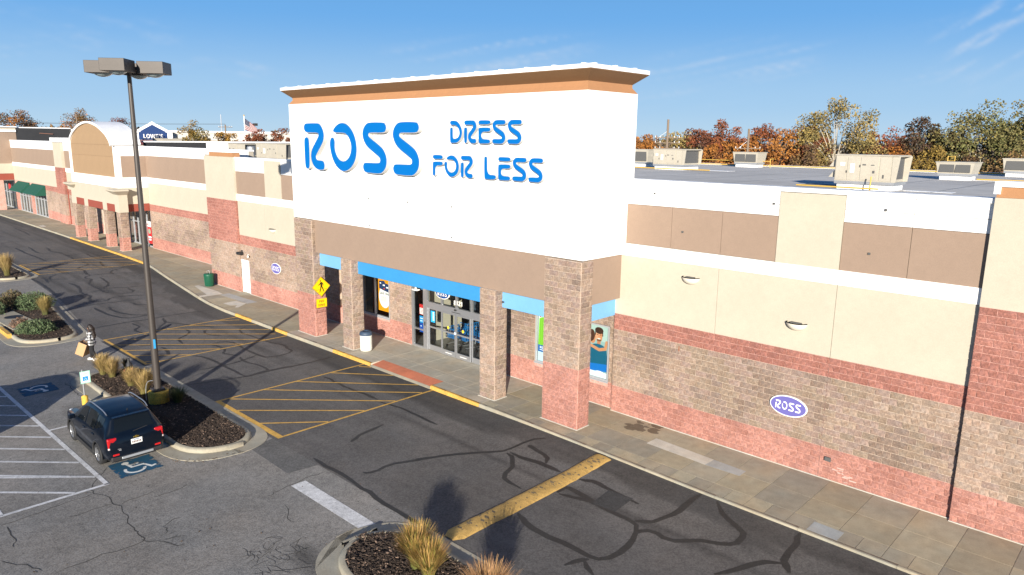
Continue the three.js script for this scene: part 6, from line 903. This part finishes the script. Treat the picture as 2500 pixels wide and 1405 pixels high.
// ================================================================ PLANTS
function grass(x, z, h, r, n, pal, label, seed, y0 = .12) {
  const t = thing('grass_clump', label, 'grass', 'ornamental grasses', [x, y0, z]), R = mulberry(seed), P = [], U = [], I = [], K = [], base = new THREE.Color(), tip = new THREE.Color();
  for (let k = 0; k < n; k++) {
    const a = R() * 6.283, rad = Math.sqrt(R()) * r * .28, lean = (.12 + .95 * R()) * r * .95, hh = h * (.55 + .5 * R()), bx = Math.cos(a) * rad, bz = Math.sin(a) * rad, la = a + (R() - .5) * 1.1, w = .0028 + R() * .0035, px = -Math.sin(la), pz = Math.cos(la), c0 = pal[0], c1 = pal[1 + Math.floor(R() * (pal.length - 1))], kk = .75 + R() * .5; const segs = 4, s0 = P.length / 3;
    for (let i = 0; i <= segs; i++) { const u = i / segs, ox = bx + Math.cos(la) * lean * u * u, oz = bz + Math.sin(la) * lean * u * u, y = hh * (u - .10 * u * u * (lean / r)), ww = w * (i === segs ? .15 : i === segs - 1 && k % 3 === 0 ? 2.0 : 1 - u * .45); P.push(ox - px * ww, y, oz - pz * ww, ox + px * ww, y, oz + pz * ww); U.push(0, u, 1, u); const g = clamp(u * 1.5 - .2 + (R() - .5) * .3); for (let q = 0; q < 2; q++) K.push(lerp(c0[0], c1[0], g) * kk, lerp(c0[1], c1[1], g) * kk, lerp(c0[2], c1[2], g) * kk); if (i) { const m = s0 + i * 2; I.push(m - 2, m - 1, m, m - 1, m + 1, m); } }
  }
  part(t, 'blades', tri(P, U, I, K), MAT.blade); part(t, 'crown', new THREE.SphereGeometry(r * .22, 10, 6).scale(1, .45, 1), M(.16, .12, .06)); return t;
}
const straw = [[.13, .12, .03], [.42, .29, .11], [.34, .23, .08], [.48, .33, .15], [.28, .20, .06]], gold = [[.11, .13, .025], [.44, .25, .07], [.36, .24, .05], [.50, .30, .11], [.20, .19, .035]];
grass(.85, 12.0, .98, .42, 1054, straw, 'straw coloured grass clump at the road end of the lamp bed', 1); grass(1.5, 11.85, .92, .42, 1054, straw, 'straw coloured grass clump just left of the hydrant', 2); grass(3.15, 11.68, .82, .42, 884, straw, 'grass clump right in front of the hydrant', 3); grass(4.55, 11.68, 1.05, .46, 1054, straw, 'grass clump nearest the lamp base', 4); grass(.45, 11.0, .5, .22, 238, [[.03, .035, .02], [.09, .07, .04], [.06, .05, .03]], 'small dark dried grass tuft behind the hydrant', 5); grass(6.3, 11.1, .62, .45, 714, [[.06, .08, .02], [.14, .15, .04], [.12, .11, .04]], 'low green grass clump in the shade of the lamp base', 6);
grass(21.08, 11.5, 1.12, .50, 1615, gold, 'golden grass clump by the end of the yellow speed hump', 7); grass(21.68, 11.62, 1.02, .46, 1445, gold, 'greener grass clump joined to the golden one in the near bed', 8); grass(23.55, 11.55, 1.15, .62, 1700, [[.2, .13, .05], [.45, .25, .12], [.40, .22, .10], [.36, .21, .08]], 'tawny grass clump cut by the bottom picture edge', 9);
grass(-27.7, 9.45, 1.7, .62, 1020, straw, 'tall straw grass clump at the far left picture edge', 10); grass(-12.6, 10.8, 1.15, .5, 782, [[.09, .10, .03], [.34, .24, .08], [.26, .19, .06]], 'tan grass clump at the road corner of the left bed', 11);
function shrub(x, z, h, r, n, pal, label, seed, y0 = .12) {
  const t = thing('shrub', label, 'shrub', 'low shrubs in the left bed', [x, y0, z]), R = mulberry(seed), P = [], U = [], I = [], K = [], v = new THREE.Vector3(), e1 = new THREE.Vector3(), e2 = new THREE.Vector3();
  for (let k = 0; k < n; k++) { const a = R() * 6.283, q = Math.sqrt(R()), ph = R(), rad = r * q * (.75 + .5 * vnoise(a * 2, ph * 3, seed)), y = h * ph * Math.sqrt(Math.max(0, 1 - q * q * .85)), s = .025 + R() * .045, c = pal[Math.floor(R() * pal.length)], kk = .6 + R() * .7; e1.set(R() - .5, R() - .2, R() - .5).normalize(); e2.set(R() - .5, R() - .5, R() - .5).cross(e1).normalize(); const cx = Math.cos(a) * rad, cz = Math.sin(a) * rad, m = P.length / 3; for (const [i, j] of [[-1, 0], [0, -.45], [1.2, 0], [0, .45]]) { P.push(cx + e1.x * i * s + e2.x * j * s, .04 + y + e1.y * i * s + e2.y * j * s, cz + e1.z * i * s + e2.z * j * s); U.push(i, j); K.push(c[0] * kk, c[1] * kk, c[2] * kk); } I.push(m, m + 1, m + 2, m, m + 2, m + 3); }
  part(t, 'foliage', tri(P, U, I, K), MAT.leaf); const st = []; for (let i = 0; i < 14; i++) { const a = R() * 6.283; st.push(bar([0, 0, 0], [Math.cos(a) * r * .6 * R(), h * (.5 + .3 * R()), Math.sin(a) * r * .6 * R()], .012, .005, 5)); } part(t, 'stems', st, MAT.bark);
}
const green = [[.07, .11, .045], [.10, .14, .06], [.05, .08, .035], [.13, .16, .08]], dry = [[.17, .12, .06], [.11, .10, .045], [.20, .15, .08], [.08, .08, .03]];
shrub(-16.4, 11.5, .95, .75, 2600, dry, 'brownish shrub at the back of the left bed', 21); shrub(-15.0, 10.75, .95, .95, 3600, green, 'dense green shrub next to the brownish one', 22); shrub(-8.9, 12.1, .62, .82, 3600, green, 'low silvery green shrub at the front of the left bed', 23); shrub(-10.4, 12.45, .55, .45, 900, [[.20, .12, .08], [.14, .09, .06]], 'small withered brown shrub beside the inlet slab', 24); shrub(-14.6, 13.2, 1.25, .9, 2600, green, 'green shrub at the shaded left edge of the bed', 25);
// ================================================================ TREES
function tree(x, z, h, r, pal, label, seed, o = {}) {
  const t = thing('tree', label, 'tree', o.group || 'autumn trees behind the roof', [x, 0, z]), R = mulberry(seed), P = [], U = [], I = [], K = [], br = [], ch = o.crown || .68, cy = h * (1 - ch / 2), tw = (h * .018 + .08) * (o.slim || 1); const bm = o.pale ? MAT.barkPale : MAT.bark;
  part(t, 'trunk', bar([0, 0, 0], [(R() - .5) * .4, h * .62, (R() - .5) * .4], tw, tw * .5, 8), bm); const clumps = []; const nc = o.clumps || 64;
  for (let k = 0; k < nc; k++) { const u = R() * 2 - 1, a = R() * 6.283, q = Math.cbrt(.25 + .75 * R()), s = Math.sqrt(1 - u * u), wob = .78 + .42 * vnoise(a * 1.3, u * 2.2, seed); const c = [Math.cos(a) * s * r * q * wob, cy + u * h * ch * .5 * q * (u > 0 ? wob : 1), Math.sin(a) * s * r * q * wob]; clumps.push(c); if (k < (o.limbs || 16)) { const y0 = h * (.28 + .3 * R()), m = [c[0] * .45, lerp(y0, c[1], .55), c[2] * .45]; br.push(bar([0, y0, 0], m, tw * .42, tw * .26, 6), bar(m, c, tw * .26, tw * .07, 5)); } }
  part(t, 'limbs', br, bm); const e1 = new THREE.Vector3(), e2 = new THREE.Vector3(), per = Math.round((o.leaves || 2600) * 3.2 / nc);
  clumps.forEach(c => { const cr = r * (.20 + .16 * R()), base = pal[Math.floor(R() * pal.length)]; for (let k = 0; k < per; k++) { e1.set(R() - .5, R() - .5, R() - .5); const L = e1.length(); e1.normalize(); const d = cr * Math.cbrt(R()); const px = c[0] + e1.x * d, py = c[1] + e1.y * d * .85, pz = c[2] + e1.z * d, s = (o.size || .17) * .68 * Math.max(1, r / 4) * (.6 + R() * .8), cc = R() < .3 ? pal[Math.floor(R() * pal.length)] : base, kk = .7 + R() * .6; e1.set(R() - .5, R() - .5, R() - .5).normalize(); e2.set(R() - .5, R() - .5, R() - .5).cross(e1).normalize(); const m = P.length / 3; for (const [i, j] of [[-1, 0], [0, -.7], [1, 0], [0, .7]]) { P.push(px + (e1.x * i + e2.x * j) * s, py + (e1.y * i + e2.y * j) * s, pz + (e1.z * i + e2.z * j) * s); U.push(i, j); K.push(cc[0] * kk, cc[1] * kk, cc[2] * kk); } I.push(m, m + 1, m + 2, m, m + 2, m + 3); } });
  part(t, 'crown', tri(P, U, I, K), MAT.leaf); return t;
}
const rust = [[.20, .055, .02], [.15, .05, .022], [.24, .075, .025], [.11, .04, .02]], orange = [[.32, .12, .018], [.26, .10, .02], [.36, .15, .03], [.18, .075, .02]], brownish = [[.16, .095, .035], [.12, .075, .03], [.20, .12, .04], [.10, .055, .03]], yellowish = [[.27, .20, .06], [.22, .16, .05], [.16, .13, .045], [.30, .21, .07]], olive = [[.13, .13, .04], [.16, .14, .05], [.10, .10, .035], [.20, .16, .05]], darkb = [[.075, .045, .03], [.10, .055, .03], [.13, .07, .028], [.06, .05, .025]];
const G = 'autumn trees behind the roof';
tree(-19.4, -58.1, 10.9, 3.0, orange, 'orange tree against the right edge of the sign wall', 101); tree(-15.8, -60.6, 11.0, 3.0, yellowish, 'pale yellow thin tree right of the first utility pole', 102, { leaves: 1500 }); tree(-13.6, -62.5, 12.3, 3.0, rust, 'rust red tree with tall crown left of the two round red ones', 103); tree(-11.4, -63.4, 12.2, 2.8, rust, 'round rust red tree behind the first utility pole pair', 104); tree(-9.6, -60.5, 10.4, 3.0, orange, 'low bright orange tree in front of the red trees', 105); tree(-7.6, -65.0, 11.9, 3.0, rust, 'dark red tree behind the second utility pole', 106); tree(-5.0, -65.6, 12.0, 3.6, orange, 'broad golden orange tree right of the second utility pole', 107); tree(-2.2, -67.4, 11.7, 3.0, rust, 'brownish red tree left of the tall pale limbed tree', 108);
tree(1.0, -67.8, 14.2, 4.3, yellowish, 'tall yellow leaved tree with pale bare limbs', 409, { pale: true, limbs: 30, leaves: 4200, clumps: 70, size: .15, slim: .6 }); tree(5.2, -70.2, 11.7, 2.8, rust, 'small reddish tree right of the tall pale limbed tree', 110, { leaves: 1800 }); tree(7.0, -68.0, 9.6, 2.6, orange, 'low orange brown tree behind the largest roof unit', 111); tree(9.4, -71.2, 12.6, 2.9, darkb, 'dark brown tree standing alone left of the last tall tree', 112); tree(12.0, -72.6, 12.0, 3.0, brownish, 'brown tree between the dark one and the last tall tree', 113); tree(15.2, -72.4, 14.6, 4.8, olive, 'tall olive tree with pale limbs near the right edge', 114, { pale: true, limbs: 30, leaves: 4600, clumps: 76, size: .15, slim: .6 }); tree(19.6, -73.2, 14.0, 4.4, olive, 'olive tree cut by the right edge', 115, { pale: true }); tree(11.0, -66.5, 9.4, 2.6, [[.24, .16, .03], [.20, .13, .03]], 'low golden tree in front of the dark brown one', 116); tree(-.2, -63.0, 9.2, 2.8, brownish, 'low brown thicket tree below the tall pale limbed tree', 117, { crown: .8 }); tree(14.6, -66.5, 8.9, 3.0, darkb, 'low dark thicket tree beneath the olive tree', 118, { crown: .8 }); tree(4.0, -64.5, 9.0, 2.8, brownish, 'low brown thicket tree behind the big roof unit', 119, { crown: .8 }); tree(-13.0, -57.5, 9.0, 2.8, brownish, 'low brown thicket tree under the rust red trees', 120, { crown: .8 }); tree(19.5, -67, 9.2, 3.2, brownish, 'low brown thicket tree at the far right', 121, { crown: .8 }); tree(-6.0, -60.5, 9.3, 2.6, orange, 'low rusty orange tree by the small roof unit', 122, { crown: .8 });
const GL = 'trees above the left roofs';
tree(-150, -17.9, 15.0, 5.0, darkb.concat(orange.slice(0, 1)), 'dark brown tree above the far left store', 131, { group: GL }); tree(-158, -33.6, 15.2, 4.7, brownish.concat(orange.slice(0, 1)), 'orange brown tree behind the left shoulder of the rounded gable', 132, { group: GL }); tree(-133, -33.2, 13.3, 3.7, [[.15, .05, .035], [.12, .04, .03], [.10, .045, .03]], 'dark maroon tree between the rounded gable and the lamp pole', 133, { group: GL }); tree(-86.7, -29.0, 12.0, 2.7, [[.22, .14, .03], [.14, .11, .03], [.10, .08, .03]], 'golden brown tree in front of the distant white store', 134, { group: GL }); tree(-89.0, -35.8, 11.3, 2.3, [[.30, .17, .03], [.24, .13, .03]], 'small amber tree left of the flagpole', 135, { group: GL }); tree(-87.0, -40.2, 10.9, 2.2, rust, 'small red tree under the flag', 136, { group: GL }); tree(-89.5, -46.4, 11.3, 2.4, rust, 'small red tree at the left edge of the sign wall', 137, { group: GL });
{ // distant woods along the horizon
  const R = mulberry(909), P = [], U = [], I = [], K = [], pal = [[.14, .11, .08], [.12, .08, .055], [.17, .12, .07], [.10, .09, .06], [.20, .12, .05]]; const e1 = new THREE.Vector3(), e2 = new THREE.Vector3();
  for (let k = 0; k < 26000; k++) { const right = R() < .45, a = right ? lerp(-.10, .42, R()) : lerp(.50, 1.50, R()), D = right ? 150 + R() * 30 : 300 + R() * 60, x = CAM.x - Math.sin(a + .0) * D, z = CAM.z - Math.cos(a) * D, top = (right ? 11.2 : 12.2) * (.70 + .30 * vnoise(a * 90, 3, 7) + .12 * vnoise(a * 400, 9, 8)); const y = top * Math.sqrt(R()), s = (right ? .45 : .7) * (.6 + R() * .7), c = pal[Math.floor(R() * pal.length)], kk = .6 + R() * .6; e1.set(R() - .5, R() - .5, R() - .5).normalize(); e2.set(R() - .5, R() - .5, R() - .5).cross(e1).normalize(); const m = P.length / 3; for (const [i, j] of [[-1, 0], [0, -.7], [1, 0], [0, .7]]) { P.push(x + (e1.x * i + e2.x * j) * s, y + (e1.y * i + e2.y * j) * s, z + (e1.z * i + e2.z * j) * s); U.push(i, j); K.push(c[0] * kk, c[1] * kk, c[2] * kk); } I.push(m, m + 1, m + 2, m, m + 2, m + 3); }
  const o = new THREE.Mesh(tri(P, U, I, K), MAT.leaf); o.name = 'distant_woods'; o.userData = { kind: 'stuff', label: 'distant brown autumn woods along the horizon', category: 'woods' }; o.castShadow = o.receiveShadow = true; scene.add(o);
}
{ // fallen leaves and litter specks blown along the kerbs
  const R = mulberry(515), n = 420, inst = new THREE.InstancedMesh(new THREE.CircleGeometry(.035, 5).rotateX(-Math.PI / 2), M(1, 1, 1, { side: THREE.DoubleSide }), n), o = new THREE.Object3D(), c = new THREE.Color();
  for (let k = 0; k < n; k++) { const m = R(); let x, z, y = .03; if (m < .2) { const a = R() * 1.9 - .35; x = 10.5 + Math.cos(a) * 1.2 + R() * .35; z = 11.7 + Math.sin(a) * 1.3 + R() * .25; } else if (m < .75) { x = -5 + R() * 30; z = 9.2 + R() * 10; y = .014; if (inside([x, z], [[-.1, 9.9], [12, 9.9], [12, 13.3], [-.1, 13.3]]) || x > 18.3 && z < 13.5) y = .19; } else { x = -10 + R() * 40; z = kerbZ(x) + R() * .5; y = .016; } o.position.set(x, y, z); o.rotation.set((R() - .5) * .5, R() * 7, (R() - .5) * .5); const s = .3 + R() * .6; o.scale.set(s, s, s * (.5 + R() * .6)); o.updateMatrix(); inst.setMatrixAt(k, o.matrix); const q = R(); c.setRGB(.07 + q * .12, .045 + q * .07, .025 + q * .03); inst.setColorAt(k, c); }
  inst.name = 'fallen_leaves'; inst.userData = { kind: 'stuff', label: 'scattered dry leaves on the asphalt', category: 'leaves' }; inst.castShadow = inst.receiveShadow = true; scene.add(inst);
}
// ---------------------------------------------------------------- put every thing's origin at its base
scene.updateMatrixWorld(true);
for (const o of scene.children) if (o.isGroup && !o.userData.kind && o.position.lengthSq() === 0) {
  const b = new THREE.Box3().setFromObject(o), c = new THREE.Vector3((b.min.x + b.max.x) / 2, b.min.y, (b.min.z + b.max.z) / 2); o.children.forEach(m => m.position.sub(c)); o.position.copy(c);
}
shadows(scene);
const renderer = new THREE.WebGLRenderer({ antialias: true });
renderer.setSize(1024, 575); renderer.toneMapping = THREE.LinearToneMapping; renderer.toneMappingExposure = EXPOSURE; renderer.shadowMap.enabled = true;
renderer.render(scene, camera);
